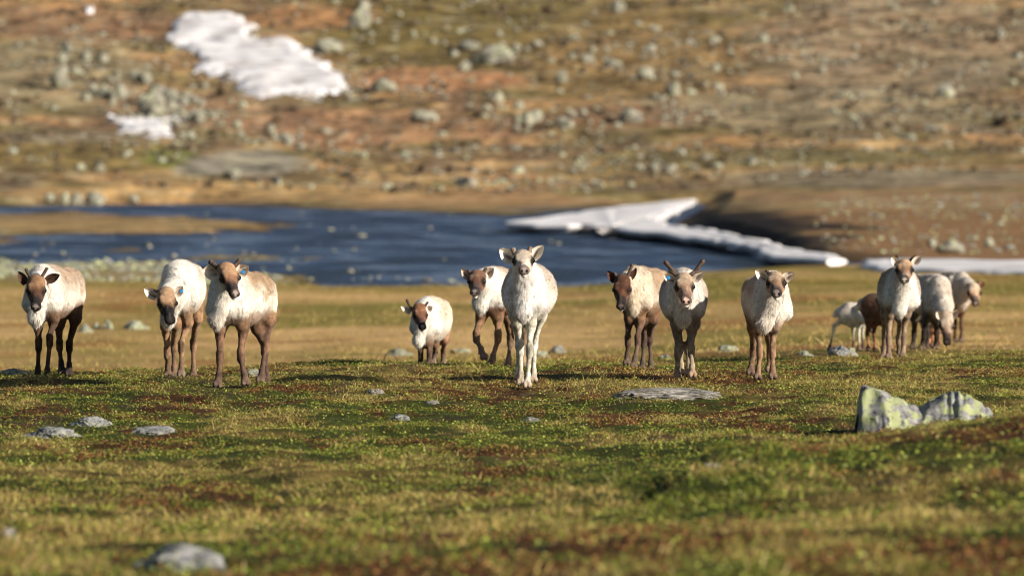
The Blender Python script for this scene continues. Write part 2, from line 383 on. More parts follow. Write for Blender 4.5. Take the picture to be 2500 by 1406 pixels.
def ground_colour(x, y, z):
    px = CX + x * F / y; row = HY + (CAMH - z) * F / y
    n = len(x); C = np.zeros((n, 3))
    # near
    st, gr, rd, so = near_veg(x, np.maximum(y, 5))
    c = np.tile(srgb(96, 84, 38), (n, 1)) * 0.75
    def mixc(c, col, wgt): return c * (1 - wgt[:, None]) + np.asarray(col)[None] * wgt[:, None]
    c = mixc(c, srgb(150, 128, 70) * 0.8, st * 0.7); c = mixc(c, srgb(70, 84, 26) * 0.8, gr * 0.8); c = mixc(c, srgb(92, 50, 28) * 0.8, rd * 0.8); c = mixc(c, srgb(80, 64, 48), so * 0.6)
    c *= 0.62 * (1 + 0.45 * fbm2(x / 0.12, y / 0.15, 2, 40))[:, None]
    # meadow beyond the crest
    m = np.tile(srgb(160, 132, 82), (n, 1))
    a = fbm2(x / 3.5, y / 9, 4, 41)
    m = mixc(m, srgb(120, 108, 52), sstep(0.0, 0.45, a)); m = mixc(m, srgb(184, 150, 100), sstep(0.0, 0.3, -a))
    m = mixc(m, srgb(140, 98, 56), sstep(0.1, 0.5, fbm2(x / 2.5, y / 8, 3, 42)) * 0.8)
    m = mixc(m, srgb(104, 98, 30), np.exp(-((row - 692) / 18) ** 2) * 0.7); m = mixc(m, srgb(60, 58, 20), np.exp(-((row - 686) / 14) ** 2 - ((px - 1460) / 110) ** 2) * 0.85)
    m = mixc(m, srgb(138, 126, 92), sstep(60, 20, np.abs(row - 645)) * sstep(1100, 700, px) * (row < 690) * 0.85)
    m *= (1 + 0.25 * fbm2(x / 0.7, y / 1.8, 3, 43))[:, None]
    # far slope
    h = np.tile(srgb(148, 116, 68), (n, 1))
    b = fbm2(x / 5.5, y / 5, 4, 44); b2 = fbm2(x / 3.3 + 5, y / 4, 4, 45)
    h = mixc(h, srgb(118, 98, 50), sstep(0.0, 0.35, b)); h = mixc(h, srgb(168, 120, 68), sstep(0.05, 0.35, -b)); h = mixc(h, srgb(112, 84, 64), sstep(0.05, 0.4, b2) * 0.8)
    wob = 1 + 0.5 * fbm2(x / 4, y / 4, 3, 48)
    for (cx, cy, rx, ry, col, s) in BLOBS:
        q = ((px - cx) / rx) ** 2 + ((row - cy) / ry) ** 2
        h = mixc(h, srgb(*col), s * sstep(1.5, 0.5, q * wob))
    h = mixc(h, srgb(160, 148, 118), 0.5 * sstep(0.2, 0.5, fbm2(x / 0.8, y / 0.8, 3, 49)))
    h *= (1 + 0.95 * fbm2(x / 1.3, y / 1.3, 4, 46) + 0.5 * fbm2(x / 0.4, y / 0.4, 2, 47))[:, None]
    lum = h.mean(1)[:, None]; h = (lum + (h - lum) * 0.78) * np.array([0.95, 0.99, 0.9])
    # peat bank right of the river, shade on its cut face painted in
    t = sstep(80, 115, y); C = c * (1 - t[:, None]) + m * t[:, None]
    t = np.where(px > 1480, sstep(232, 250, y), sstep(290, 300, y)); C = C * (1 - t[:, None]) + h * t[:, None]
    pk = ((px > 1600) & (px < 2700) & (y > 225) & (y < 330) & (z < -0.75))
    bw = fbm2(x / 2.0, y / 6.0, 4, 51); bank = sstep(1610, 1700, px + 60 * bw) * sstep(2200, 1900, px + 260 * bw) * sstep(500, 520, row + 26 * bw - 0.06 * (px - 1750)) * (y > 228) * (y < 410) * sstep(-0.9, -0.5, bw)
    C = C * (1 - bank[:, None]) + srgb(30, 24, 23) * bank[:, None]  # near-black stands in for shade on the steep bank
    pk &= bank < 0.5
    C[pk] = srgb(128, 98, 66) * (1 + 0.3 * fbm2(x[pk] / 0.5, y[pk] / 0.5, 3, 50))[:, None]
    wet = (z < WZ + 0.05) & (y > 190) & (y < 460); C[wet] *= 0.45
    return np.clip(C * 1.0, 0.004, 0.8)

# the ground is one sheet; rows closer together where the picture shows more of them
dr = np.concatenate([np.linspace(3, 34, 25)[:-1], np.arange(34, 92, 0.11), np.geomspace(92, 205, 260)[:-1], np.arange(205, 440, 0.8), np.arange(440, 575, 0.28), np.geomspace(575, 2800, 60)])
uc = np.concatenate([np.linspace(-9000, -900, 24)[:-1], np.linspace(-900, 3400, 760), np.linspace(3400, 11500, 24)[1:]])
DD, UU = np.meshgrid(dr, uc, indexing='ij')
X = ((UU - CX) * DD / F).ravel(); Y = DD.ravel(); Z = zt(X, Y)
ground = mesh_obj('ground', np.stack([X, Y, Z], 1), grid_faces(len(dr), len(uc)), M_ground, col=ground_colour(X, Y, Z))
tag(ground, 'tundra ground with green and rust coloured patches, sloping down to a river and up a far hillside', kind='structure')
del X, Y, Z, DD, UU

# water sheet
gx, gy = np.meshgrid(np.linspace(-130, 130, 40), np.linspace(196, 470, 40), indexing='ij')
water = mesh_obj('river_water', np.stack([gx.ravel(), gy.ravel(), np.full(gx.size, WZ)], 1), grid_faces(40, 40)[:, ::-1], M_water)
tag(water, 'dark blue rippled river behind the herd', kind='structure')

# ------------------------------------------------------------------ snow
def snow_drape(name, poly, lo, hi, label, thick=0.25, seed=0, res=(140, 120)):
    P = np.array(poly, float); u0, u1 = P[:, 0].min() - 40, P[:, 0].max() + 40
    U, D = np.meshgrid(np.linspace(u0, u1, res[0]), np.linspace(lo, hi, res[1]), indexing='ij')
    x = ((U - CX) * D / F).ravel(); y = D.ravel(); z = zt(x, y); px = CX + x * F / y; row = HY + (CAMH - z) * F / y
    sd = poly_sd(px, row * 1.6, [(a, b * 1.6) for a, b in poly])
    s = sd / (16 if thick > 0.15 else 6) + (2.4 if thick > 0.15 else 0.9) * fbm2(x / 2.0, y / 0.8, 5, 60 + seed, 0.6) - 0.1
    t = np.clip(s * 0.25, -0.12, thick); ok = (t > -0.1).reshape(res)
    zz = z + t
    f = grid_faces(*res); keep = ok.ravel()[f].all(1); f = f[keep]
    used = np.unique(f); mp = np.full(len(x), -1); mp[used] = np.arange(len(used))
    c = np.array([x[used].mean(), y[used].mean(), z[used].mean()])
    o = mesh_obj(name, np.stack([x, y, zz], 1)[used] - c, mp[f][:, ::-1] if False else mp[f], M_snow); o.location = c
    return tag(o, label, 'snow patch', 'old snow patches on the hillside and along the river')
snow_drape('snow_patch', [(405, 85), (440, 40), (520, 35), (590, 42), (625, 78), (610, 95), (700, 98), (735, 120), (790, 155), (835, 190), (850, 225), (790, 240), (700, 232), (640, 240), (575, 225), (590, 205), (540, 188), (470, 178), (490, 160), (460, 130), (410, 110)],
           490, 548, 'large white snow patch high on the hillside left of centre', seed=1)
snow_drape('snow_patch', [(262, 288), (330, 296), (410, 286), (455, 292), (410, 318), (420, 336), (370, 334), (300, 322)], 472, 500,
           'small snow patch just above the gravel mound on the left', thick=0.16, seed=2)
snow_drape('snow_patch', [(205, 20), (228, 18), (230, 34), (210, 36)], 535, 552, 'tiny snow fleck near the top left corner', thick=0.15, seed=3)

def slab(name, poly, ztop, thick, label, n=220):
    """snow shelf with a rounded top edge and an undercut face, its outline following the bank"""
    P = np.array([wpt(px, py, ztop) for px, py in poly]); m = len(P)
    seg = np.sqrt(((np.roll(P, -1, 0) - P) ** 2).sum(1)); s = np.concatenate([[0], np.cumsum(seg)])
    q = np.linspace(0, s[-1], n, endpoint=False); Pc = np.vstack([P, P[:1]])
    R = np.stack([np.interp(q, s, Pc[:, 0]), np.interp(q, s, Pc[:, 1])], 1)
    R += 0.35 * np.stack([fbm2(q / 1.3, q * 0 + 3, 3, 70), fbm2(q / 1.3, q * 0 + 8, 3, 71)], 1)
    tz = np.roll(R, -1, 0) - np.roll(R, 1, 0); nn = np.stack([tz[:, 1], -tz[:, 0]], 1); nn /= np.linalg.norm(nn, axis=1)[:, None] + 1e-9
    area = 0.5 * np.sum(R[:, 0] * np.roll(R[:, 1], -1) - np.roll(R[:, 0], -1) * R[:, 1]); nn *= np.sign(area)
    rings = []
    for off, dz in ((-0.35, 0.03), (-0.08, 0.0), (0.0, -0.06), (-0.03, -thick * 0.55), (-0.2, -thick)):
        zz = ztop + dz + 0.06 * fbm2(q / 2.5, q * 0 + 1, 2, 72) * (1 if dz > -thick * 0.9 else 1.5)
        rings.append(np.column_stack([R + nn * off, zz]))
    V = np.vstack(rings); fs = []
    i = np.arange(n); j = (i + 1) % n
    for k in range(4): fs.append(np.stack([k * n + i, k * n + j, (k + 1) * n + j, (k + 1) * n + i], 1))
    c = V.mean(0); me = bpy.data.meshes.new(name)
    faces = [tuple(int(a) for a in f) for f in np.vstack(fs)] + [tuple(range(n)), tuple(range(5 * n - 1, 4 * n - 1, -1))]
    me.from_pydata([tuple(v) for v in V - c], [], faces); me.materials.append(M_snow)
    o = bpy.data.objects.new(name, me); sc.collection.objects.link(o); o.location = c
    return tag(o, label, 'snow patch', 'old snow patches on the hillside and along the river')
slab('snow_shelf', [(1225, 545), (1330, 529), (1420, 516), (1540, 503), (1640, 490), (1695, 487), (1672, 503), (1630, 522), (1600, 538), (1640, 549), (1700, 557), (1790, 569), (1862, 588), (1930, 606), (2060, 626),
                    (2066, 634), (2000, 634), (1880, 622), (1850, 606), (1780, 592), (1690, 578), (1600, 568), (1530, 562), (1490, 550), (1470, 556), (1440, 546), (1400, 548), (1300, 548)],
     -1.13, 0.2, 'long white snow shelf overhanging the right side of the river')
slab('snow_shelf', [(2105, 634), (2300, 636), (2500, 639), (2900, 642), (2900, 668), (2500, 662), (2300, 658), (2150, 654)], -1.1, 0.3,
     'straight snow strip along the bank at the right edge, under the brown slope')

# ------------------------------------------------------------------ rocks
import bmesh
def boulder_mesh(name, seed, mat, sub=3, flat=1.0, rough=0.22):
    bm = bmesh.new(); bmesh.ops.create_icosphere(bm, subdivisions=sub, radius=1.0)
    rs = random.Random(seed); pl = []
    for k in range(10):
        v = Vector((rs.gauss(0, 1), rs.gauss(0, 1), rs.gauss(0, 1))).normalized(); pl.append((v, rs.uniform(0.62, 0.95)))
    co = np.array([v.co for v in bm.verts])
    for v in bm.verts:
        for nn, d in pl:
            s = v.co.dot(nn)
            if s > d: v.co -= nn * (s - d) * 0.9
    co = np.array([v.co for v in bm.verts])
    nz = vn3(co[:, 0] * 1.6 + seed, co[:, 1] * 1.6, co[:, 2] * 1.6, 3) * rough + vn3(co[:, 0] * 5, co[:, 1] * 5 + seed, co[:, 2] * 5, 4) * rough * 0.35
    if sub > 3: nz = nz + np.abs(vn3(co[:, 0] * 9, co[:, 1] * 14 + seed, co[:, 2] * 9, 5)) * -0.1 + 0.025 * vn3(co[:, 0] * 28, co[:, 1] * 28, co[:, 2] * 28, 6)
    for v, k in zip(bm.verts, nz): v.co *= 1 + k; v.co.z *= flat
    me = bpy.data.meshes.new(name); bm.to_mesh(me); bm.free(); me.materials.append(mat)
    return me
VAR = {}
def boulder(px, py, wpx, hpx, lo, hi, label=None, mat=M_rock_far, name='boulder', group=None, cat='boulder', depth=0.8, d=None, sub=3, nvar=6, seed=None):
    """px, py: photo pixel of the rock's foot; wpx, hpx its width and height there"""
    if d is None: x, d, z = ray(px, py, lo, hi, 1200)
    else: x = (px - CX) * d / F; z = float(zt(x, d))
    s = d / F; W = wpx * s / 2; Hh = hpx * s
    k = (seed if seed is not None else random.randrange(nvar)); key = (mat.name, k, sub)
    if key not in VAR: VAR[key] = boulder_mesh(name, 100 + k * 7, mat, sub)
    o = bpy.data.objects.new(name, VAR[key]); sc.collection.objects.link(o)
    o.scale = (W * 1.08, W * depth, Hh * 0.62); o.location = (x, d + W * 0.3, z + Hh * 0.36)
    if name == 'rock': o.scale[2] *= 1.5; o.location[2] -= Hh * 0.42
    o.rotation_euler = (0, 0, random.uniform(-0.5, 0.5) + (math.pi if random.random() < .5 else 0))
    return tag(o, label, cat, group)

def px_noise(a, s): return a + random.gauss(0, s)
HG = 'boulders scattered over the far hillside'
def nearest_side(px): return px
# named boulders on the slope and along the river
for (px, py, wp, hp, lab) in [
    (800, 132, 85, 38, 'pale green flat boulder with a dark side, right of the large snow patch'),
    (935, 228, 70, 34, 'pale rounded boulder below the right end of the large snow patch'),
    (1575, 198, 52, 34, 'pale green round boulder high on the slope, right of centre'),
    (1645, 232, 42, 36, 'pale upright boulder just below and right of a round one'),
    (1495, 168, 50, 22, 'low greenish boulder left of the round pale one on the upper slope'),
    (880, 68, 55, 48, 'pale boulder on the olive slope above the dark edged boulder'),
    (885, 25, 34, 30, 'small pale boulder at the top edge on the olive slope'),
    (1205, 158, 110, 46, 'broad pale outcrop in the upper middle of the slope'),
    (1140, 122, 60, 26, 'low pale boulder at the left of the broad pale outcrop'),
    (1035, 300, 80, 30, 'long pale boulder in the middle of the brown slope'),
    (565, 440, 42, 28, 'single pale boulder at the foot of the grey gravel mound'),
    (2440, 96, 24, 30, 'small dark boulder near the upper right corner')]:
    boulder(px, py, wp, hp, 446, 560, lab, group=HG)
for (px, py, wp, hp, lab) in [
    (228, 500, 50, 36, 'largest pale boulder on the far river bank at the left'),
    (186, 498, 36, 26, 'pale boulder on the far river bank just left of the largest one'),
    (158, 498, 26, 30, 'narrow pale boulder on the far bank, third from the largest one'),
    (122, 496, 30, 24, 'leftmost pale boulder in the row on the far river bank'),
    (326, 496, 26, 22, 'small pale boulder on the far bank, right end of the row')]:
    boulder(px, py, wp, hp, 400, 450, lab, group='row of boulders on the far river bank')
for (px, py, wp, hp, lab) in [
    (2322, 640, 64, 34, 'rounded pale boulder above the snow strip at the right'),
    (2415, 604, 26, 24, 'small pale boulder on the brown slope near the right edge'),
    (2275, 600, 22, 22, 'small greyish boulder above the rounded one near the snow strip')]:
    boulder(px, py, wp, hp, 246, 300, lab, group='boulders on the brown slope right of the river')
# dense boulder field on the left of the slope, and loose boulders elsewhere
rs = random.Random(5)
MARKS = [(620, 140, 'the large snow patch'), (365, 312, 'the small snow patch'), (600, 400, 'the grey gravel mound'), (800, 118, 'the dark sided flat boulder'), (1205, 140, 'the broad pale outcrop'),
         (1575, 185, 'the round green boulder'), (1035, 290, 'the long pale boulder'), (1640, 488, 'the tip of the snow shelf'), (2440, 90, 'the dark boulder top right'), (217, 28, 'the tiny snow fleck'), (2030, 352, 'the tan strip on the right slope'), (1060, 405, 'the tan strip near the far shore')]
LOOSE = []
def field(n, cx, cy, sx, sy, size, ang=0.0):
    for _ in range(n):
        a, b = rs.gauss(0, sx), rs.gauss(0, sy)
        px = cx + a * math.cos(ang) - b * math.sin(ang); py = cy + a * math.sin(ang) + b * math.cos(ang)
        if not (-30 < px < 2530 and 6 < py < 430) or ((px - 600) / 150) ** 2 + ((py - 395) / 38) ** 2 < 1: continue
        s = size * rs.lognormvariate(-0.05, 0.42); hh = s * rs.uniform(0.55, 0.95)
        LOOSE.append((boulder(px, py, s, hh, 446, 562, None, group=HG, sub=2), px, py - hh / 2, s, hh / s))
field(62, 290, 215, 120, 32, 24, 0.35); field(16, 420, 270, 50, 22, 26); field(14, 1230, 130, 60, 26, 24); field(16, 1380, 300, 120, 22, 28)
field(18, 1500, 120, 190, 60, 18); field(8, 690, 345, 60, 14, 24); field(18, 2100, 150, 260, 80, 20); field(7, 870, 440, 60, 12, 22); field(9, 800, 222, 45, 14, 17); field(3, 610, 100, 14, 5, 20); field(14, 1650, 425, 130, 16, 22)
seen = {}
for o, px, py, s_, asp in LOOSE:
    m = min(MARKS, key=lambda q: math.hypot(q[0] - px, 1.8 * (q[1] - py))); dx, dy = px - m[0], py - m[1]
    dr_ = ('left of' if dx < 0 else 'right of') if abs(dx) > 1.5 * abs(dy) else ('above' if dy < 0 else 'below') if abs(dy) > 1.2 * abs(dx) else (('upper ' if dy < 0 else 'lower ') + ('left of' if dx < 0 else 'right of'))
    base = ('large ' if s_ > 28 else 'small ' if s_ < 19 else '') + ('flat ' if asp < 0.68 else 'tall ' if asp > 0.85 else '') + 'pale boulder ' + dr_ + ' ' + m[2]
    seen.setdefault(base, []).append((math.hypot(dx, dy), o))
ORD = ['nearest', 'second nearest', 'third nearest', 'fourth nearest', 'fifth nearest', 'sixth nearest', 'seventh nearest', 'eighth nearest', 'ninth nearest', 'tenth nearest', 'eleventh nearest', 'twelfth nearest']
for base, L_ in seen.items():
    L_.sort(key=lambda q: q[0])
    for k, (dd_, o) in enumerate(L_): tag(o, base + (', ' + ORD[min(k, 11)] + ' to it' if len(L_) > 1 else ''), 'boulder', HG)

# ---- rocks in the meadow, on the ridge and in the foreground
for (px, py, wp, hp, lo, hi, mt, lab) in [
    (330, 803, 58, 26, 125, 190, M_rock_meadow, 'grey rock in the meadow between the two left pairs of legs'),
    (262, 803, 30, 22, 125, 190, M_rock_meadow, 'pale rock in the meadow, middle of three left of the grey one'),
    (235, 803, 20, 20, 125, 190, M_rock_meadow, 'smallest pale rock in the meadow left of the grey one'),
    (205, 812, 40, 24, 125, 190, M_rock_meadow, 'low pale rock in the meadow just right of the leftmost reindeer'),
    (970, 868, 70, 20, 96, 140, M_rock_lichen, 'lichen covered flat rock left of the small pale reindeer'),
    (1122, 862, 50, 14, 96, 140, M_rock_meadow, 'flat pale rock behind the raised leg reindeer'),
    (1365, 862, 50, 22, 96, 140, M_rock_grey, 'blue grey rock in the meadow right of the white reindeer'),
    (1322, 872, 36, 20, 90, 130, M_rock_meadow, 'small flat pale rock beside the white reindeer legs'),
    (1778, 858, 62, 18, 92, 140, M_rock_meadow, 'low pale rock behind the grass left of the slim reindeer'),
    (1625, 876, 34, 14, 90, 130, M_rock_grey, 'small grey rock between the two antlered reindeer'),
    (1965, 868, 36, 16, 88, 130, M_rock_lichen, 'small greenish rock between the slim reindeer and the white calf'),
    (2052, 870, 74, 34, 84, 120, M_rock_grey, 'grey pointed rock in the grass below the white calf'),
    (2078, 866, 30, 20, 84, 120, M_rock_meadow, 'small pale rock touching the grey pointed one'),
    (35, 918, 95, 24, 76, 90, M_rock_meadow, 'flat pale rock behind the grass at the left edge'),
    (620, 918, 66, 20, 76, 84, M_rock_lichen, 'green tinted rock behind the hind legs of the third reindeer'),
    (130, 1070, 155, 32, 50, 66, M_rock_grey, 'smooth light grey rock in the grass at the left'),
    (222, 1040, 105, 30, 55, 70, M_rock_grey, 'lichen spotted flat rock just above the smooth light grey one'),
    (372, 1056, 118, 18, 52, 68, M_rock_grey, 'dark grey thin slab right of the smooth light grey rock'),
    (915, 962, 60, 15, 66, 76, M_rock_flat, 'small pale stone on the ridge right of the brown legs'),
    (975, 1024, 50, 13, 58, 70, M_rock_grey, 'bluish small flat stone in the green patch at centre left'),
    (1295, 1030, 50, 12, 58, 70, M_rock_grey, 'bluish small flat stone in the green patch right of centre'),
    (1055, 985, 36, 9, 62, 74, M_rock_flat, 'tiny pale stone below the small pale reindeer'),
    (1740, 1150, 40, 24, 46, 60, M_rock_grey, 'small grey stone at the foot of the foreground mound'),
    (20, 1318, 52, 34, 40, 50, M_rock_flat, 'pale blurred stone at the left edge near the bottom'),
    (440, 1388, 225, 60, 36, 44, M_rock_grey, 'large blurred grey rock in the bottom left foreground')]:
    boulder(px, py, wp, hp, lo, hi, lab, mt, name='rock', cat='rock', group='rocks lying in the grass', sub=5, depth=1.0)
boulder(1625, 972, 340, 26, 66, 74, 'wide weathered grey slab under the feet of the reindeer with V shaped antlers', M_rock_flat, name='rock', cat='rock', group='rocks lying in the grass', sub=5, depth=0.8, seed=2)

def lichen_rock():
    top = [(2086, 1010), (2088, 960), (2093, 944), (2104, 938), (2125, 944), (2160, 960), (2200, 978), (2228, 988), (2242, 987), (2262, 974), (2290, 962), (2326, 955), (2352, 963), (2385, 984), (2412, 1001), (2424, 1040)]
    d = 61.0; nx_, ny_ = 130, 34
    tx = np.array([t[0] for t in top], float); tz = CAMH - (np.array([t[1] for t in top], float) - HY) * d / F
    u = np.linspace(2086, 2424, nx_); zt_ = np.interp(u, tx, tz) + 0.012 * vn2(u / 9.0, u * 0, 5); x = (u - CX) * d / F
    yy = np.array([-0.36, -0.33, -0.25, -0.14, -0.03, 0.04, 0.16, 0.3, 0.4, 0.44]); hh = np.array([0.0, 0.3, 0.55, 0.8, 0.97, 1.0, 0.93, 0.75, 0.4, 0.0])
    q = np.linspace(0, 1, ny_); yq = np.interp(q, np.linspace(0, 1, 10), yy); hq = np.interp(q, np.linspace(0, 1, 10), hh)
    XX, QQ = np.meshgrid(np.arange(nx_), np.arange(ny_), indexing='ij')
    zb = float(zt(x.mean(), d)) - 0.12
    Z = zb + (zt_[XX] - zb) * hq[QQ]; Yv = d + yq[QQ] * (0.75 + 0.25 * np.sin(np.linspace(0, math.pi, nx_)))[XX] + 0.05 * np.sin(x[XX] * 9); Xv = x[XX] + 0.03 * hq[QQ]
    V = np.stack([Xv.ravel(), Yv.ravel(), Z.ravel()], 1)
    f1 = np.abs(vn3(V[:, 0] * 7, V[:, 1] * 7, V[:, 2] * 9, 8)); f2 = vn3(V[:, 0] * 22, V[:, 1] * 22, V[:, 2] * 26, 9)
    st_ = np.round((V[:, 0] * 0.8 + V[:, 2] * 1.3 + 0.05 * f2) * 9) / 9; f3 = 0.6 * vn3(st_ * 6, st_ * 0 + 2, V[:, 2] * 2, 10)
    V[:, 1] += 0.07 * f1 - 0.03 + 0.014 * f2 + 0.05 * f3; V[:, 2] += 0.010 * f2
    c = V.mean(0)
    o = mesh_obj('lichen_rock', V - c, grid_faces(nx_, ny_)[:, ::-1], M_rock_lichen); o.location = c
    tag(o, 'large twin-peaked rock with yellow-green lichen at the right, behind the mound', 'rock')
lichen_rock()

def stones(name, n, fx, size, lo, hi, mat, label, sub=1):
    """scattered small stones beyond counting, one object"""
    bm = bmesh.new(); bmesh.ops.create_icosphere(bm, subdivisions=sub, radius=1.0)
    bv = np.array([v.co for v in bm.verts]); bf = np.array([[v.index for v in f.verts] for f in bm.faces]); bm.free()
    px, d = fx(n); x = (px - CX) * d / F; z = zt(x, d); n = len(x)
    s = size * RNG.lognormal(0, 0.45, n)
    v = bv[None] * (1 + 0.25 * RNG.standard_normal((n, len(bv), 1))) * (s[:, None, None] * np.array([1, 1, 0.7]))
    zs = np.maximum(z, WZ - 0.02) if name == 'river_stones' else z
    v = v + np.stack([x, d, zs + s * 0.25], 1)[:, None]
    f = bf[None] + (np.arange(n) * len(bv))[:, None, None]
    o = mesh_obj(name, v.reshape(-1, 3), f.reshape(-1, 3), mat, smooth=False)
    return tag(o, label, kind='stuff')
def offm(px, d):
    row = HY + (CAMH - zt((px - CX) * d / F, d)) * F / d
    return ((px - 600) / 160) ** 2 + ((row - 395) / 42) ** 2 < 1
def fx_hill(n):
    px = RNG.uniform(-300, 2800, n * 3); d = RNG.uniform(446, 570, n * 3)
    k = (fbm2(px / 240, d / 9, 3, 81) + RNG.uniform(-.3, .3, n * 3) > 0.05) & ~offm(px, d)
    return px[k][:n], d[k][:n]
stones('hillside_stones', 2600, fx_hill, 0.12, 0, 0, M_rock_far, 'small pale stones strewn over the far hillside')
def fx_heath(n):
    px = RNG.uniform(-300, 2800, n * 3); d = RNG.uniform(446, 570, n * 3)
    k = (fbm2(px / 160 + 9, d / 7, 3, 82) + RNG.uniform(-.3, .3, n * 3) > 0.0) & ~offm(px, d)
    return px[k][:n], d[k][:n]
M_heath = mat_rock('dark_heath', (0.09, 0.065, 0.04), (0.16, 0.11, 0.065), None, 0.5, 0.7, dark=(0.05, 0.045, 0.03))
stones('hillside_heath', 3600, fx_heath, 0.13, 0, 0, M_heath, 'dark low heath bushes covering the far hillside', sub=1)
def fx_water(n):
    k = RNG.random(n) ** 0.5; px = np.where(RNG.random(n) < 0.5, RNG.uniform(-200, 900, n), RNG.uniform(300, 1500, n)); d = 212 + 190 * RNG.random(n) ** 2.2
    z = zt((px - CX) * d / F, d); m = z < WZ - 0.02; return px[m], d[m]
stones('river_stones', 210, fx_water, 0.045, 0, 0, M_rock_far, 'pale stones breaking the surface of the shallow river')
def fx_shore(n):
    px = np.concatenate([RNG.uniform(-300, 1150, n), RNG.uniform(1500, 2800, n // 2)]); d = np.concatenate([204 + 44 * RNG.random(n) ** 0.9, RNG.uniform(246, 400, n // 2)])
    z = zt((px - CX) * d / F, d); k = (z > WZ - 0.3) & ~((px > 1600) & (px < 1990) & (z < -0.55)) & (fbm2(px / 90, d / 9, 3, 83) > -0.25); return px[k], d[k]
stones('shore_stones', 4200, fx_shore, 0.042, 0, 0, M_rock_meadow, 'small pale stones along the near river shore and the right bank')
# ------------------------------------------------------------------ plant cover
def scatter(n, d0, d1, u0=-260, u1=2760):
    d = np.sqrt(RNG.uniform(d0 ** 2, d1 ** 2, n)); px = RNG.uniform(u0, u1, n)
    return (px - CX) * d / F, d
def blades(name, n, d0, d1, hgt, wid, label, mode, mat, clump=0.0):
    x, y = scatter(n, d0, d1)
    st, gr, rd, so = near_veg(x, y)
    row = HY + (CAMH - zt(x, y)) * F / y; px = CX + x * F / y
    r = RNG.random(n)
    pn = sstep(-0.3, 0.3, 0.6 * fbm2(x / 0.13, y / 0.2, 2, 91) + 0.6 * fbm2(x / 0.4, y / 0.7, 2, 92))            # tussocks
    if mode == 'grass': keep = r < (0.25 + 0.75 * st) * (1 - 0.75 * rd) * (1 - 0.55 * so) * (0.12 + 0.88 * pn)
    else: keep = r < (0.6 + 0.4 * rd) * (1 - 0.6 * so) * (0.15 + 0.85 * pn)
    x, y, st, gr, rd, pn, row = [q[keep] for q in (x, y, st, gr, rd, pn, row)]; n = len(x); z = zt(x, y)
    ang = RNG.uniform(0, 2 * math.pi, n); ca, sa = np.cos(ang), np.sin(ang)
    if mode == 'grass':
        h = hgt * RNG.lognormal(0, 0.45, n) * (0.7 + 0.6 * pn); lean = RNG.normal(0, 1.0, (n, 2)) * h[:, None]
        w = wid * RNG.uniform(0.6, 1.4, n)
        b = np.stack([x, y, z - 0.004], 1); sd = np.stack([ca, sa * 0.6, 0 * ca], 1) * w[:, None] / 2
        m = b + np.stack([lean[:, 0] * 0.35, lean[:, 1] * 0.35, h * 0.6], 1); t = b + np.stack([lean[:, 0], lean[:, 1], h], 1)
        V = np.stack([b - sd, b + sd, m + sd * 0.8, m - sd * 0.8, t], 1).reshape(-1, 3)
        k = np.arange(n)[:, None] * 5; fs = [k + np.array([[0, 1, 2, 3]]), k + np.array([[3, 2, 4]])]
        nv = 5
        dry = np.clip(st * 0.9 + 0.12 + (0.4 if name == 'meadow_grass' else 0) + 0.25 * RNG.standard_normal(n) - 0.3 * gr, 0, 1)
        C = srgb(108, 118, 38)[None] * (1 - dry[:, None]) + srgb(180, 156, 96)[None] * dry[:, None]
        C *= RNG.uniform(0.55, 1.4, (n, 1)); C[RNG.random(n) < 0.04] = srgb(206, 186, 130)
    else:
        h = hgt * RNG.random(n) ** 0.8 * (0.25 + 1.3 * pn); L = wid * RNG.uniform(0.6, 1.4, n)
        c = np.stack([x, y, z + h], 1)
        a1 = np.stack([ca, sa, RNG.uniform(-0.5, 0.7, n)], 1); a1 /= np.linalg.norm(a1, axis=1)[:, None]
        up = np.stack([RNG.normal(0, 0.6, n), RNG.normal(-0.3, 0.6, n), np.ones(n)], 1); a2 = np.cross(a1, up); a2 /= np.linalg.norm(a2, axis=1)[:, None]
        V = np.stack([c - a1 * L[:, None] * 0.5, c + a2 * L[:, None] * 0.3, c + a1 * L[:, None] * 0.5, c - a2 * L[:, None] * 0.3], 1).reshape(-1, 3)
        k = np.arange(n)[:, None] * 4; fs = [k + np.array([[0, 1, 2, 3]])]; nv = 4
        isr = RNG.random(n) < rd * 0.8; dk = RNG.random(n)
        C = np.where(dk[:, None] < 0.55, srgb(96, 112, 36)[None], srgb(152, 160, 66)[None]) * np.ones((n, 1))
        ol = RNG.random(n) < 0.30; C[ol] = srgb(128, 104, 48)
        C[isr] = np.where(RNG.random((isr.sum(), 1)) < 0.6, srgb(108, 66, 38)[None], srgb(146, 108, 56)[None])
        pxk = CX + x * F / y; C *= RNG.uniform(0.45, 1.35, (n, 1)) * (1 - 0.55 * np.exp(-((pxk - 1600) / 260) ** 2 - ((row - 1205) / 48) ** 2))[:, None]  # leaf colour darkened to paint shade on the mound's left face
        C[RNG.random(n) < 0.02] = srgb(166, 172, 100)
    o = mesh_obj(name, V, fs, mat, col=np.repeat(np.clip(C, 0.003, 0.8), nv, 0), smooth=False)
    return tag(o, label, kind='stuff')
blades('grass', 620000, 50, 92, 0.019, 0.005, 'short green and straw coloured grass of the ridge', 'grass', M_grass)
blades('grass_foreground', 110000, 34, 50, 0.03, 0.007, 'blurred grass nearest the camera', 'grass', M_grass)
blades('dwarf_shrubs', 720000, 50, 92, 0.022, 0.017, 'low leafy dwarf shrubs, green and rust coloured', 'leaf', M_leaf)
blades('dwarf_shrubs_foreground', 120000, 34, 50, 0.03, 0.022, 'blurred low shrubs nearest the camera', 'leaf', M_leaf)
blades('meadow_grass', 130000, 90, 204, 0.04, 0.012, 'dry grass of the meadow beyond the ridge', 'grass', M_grass)
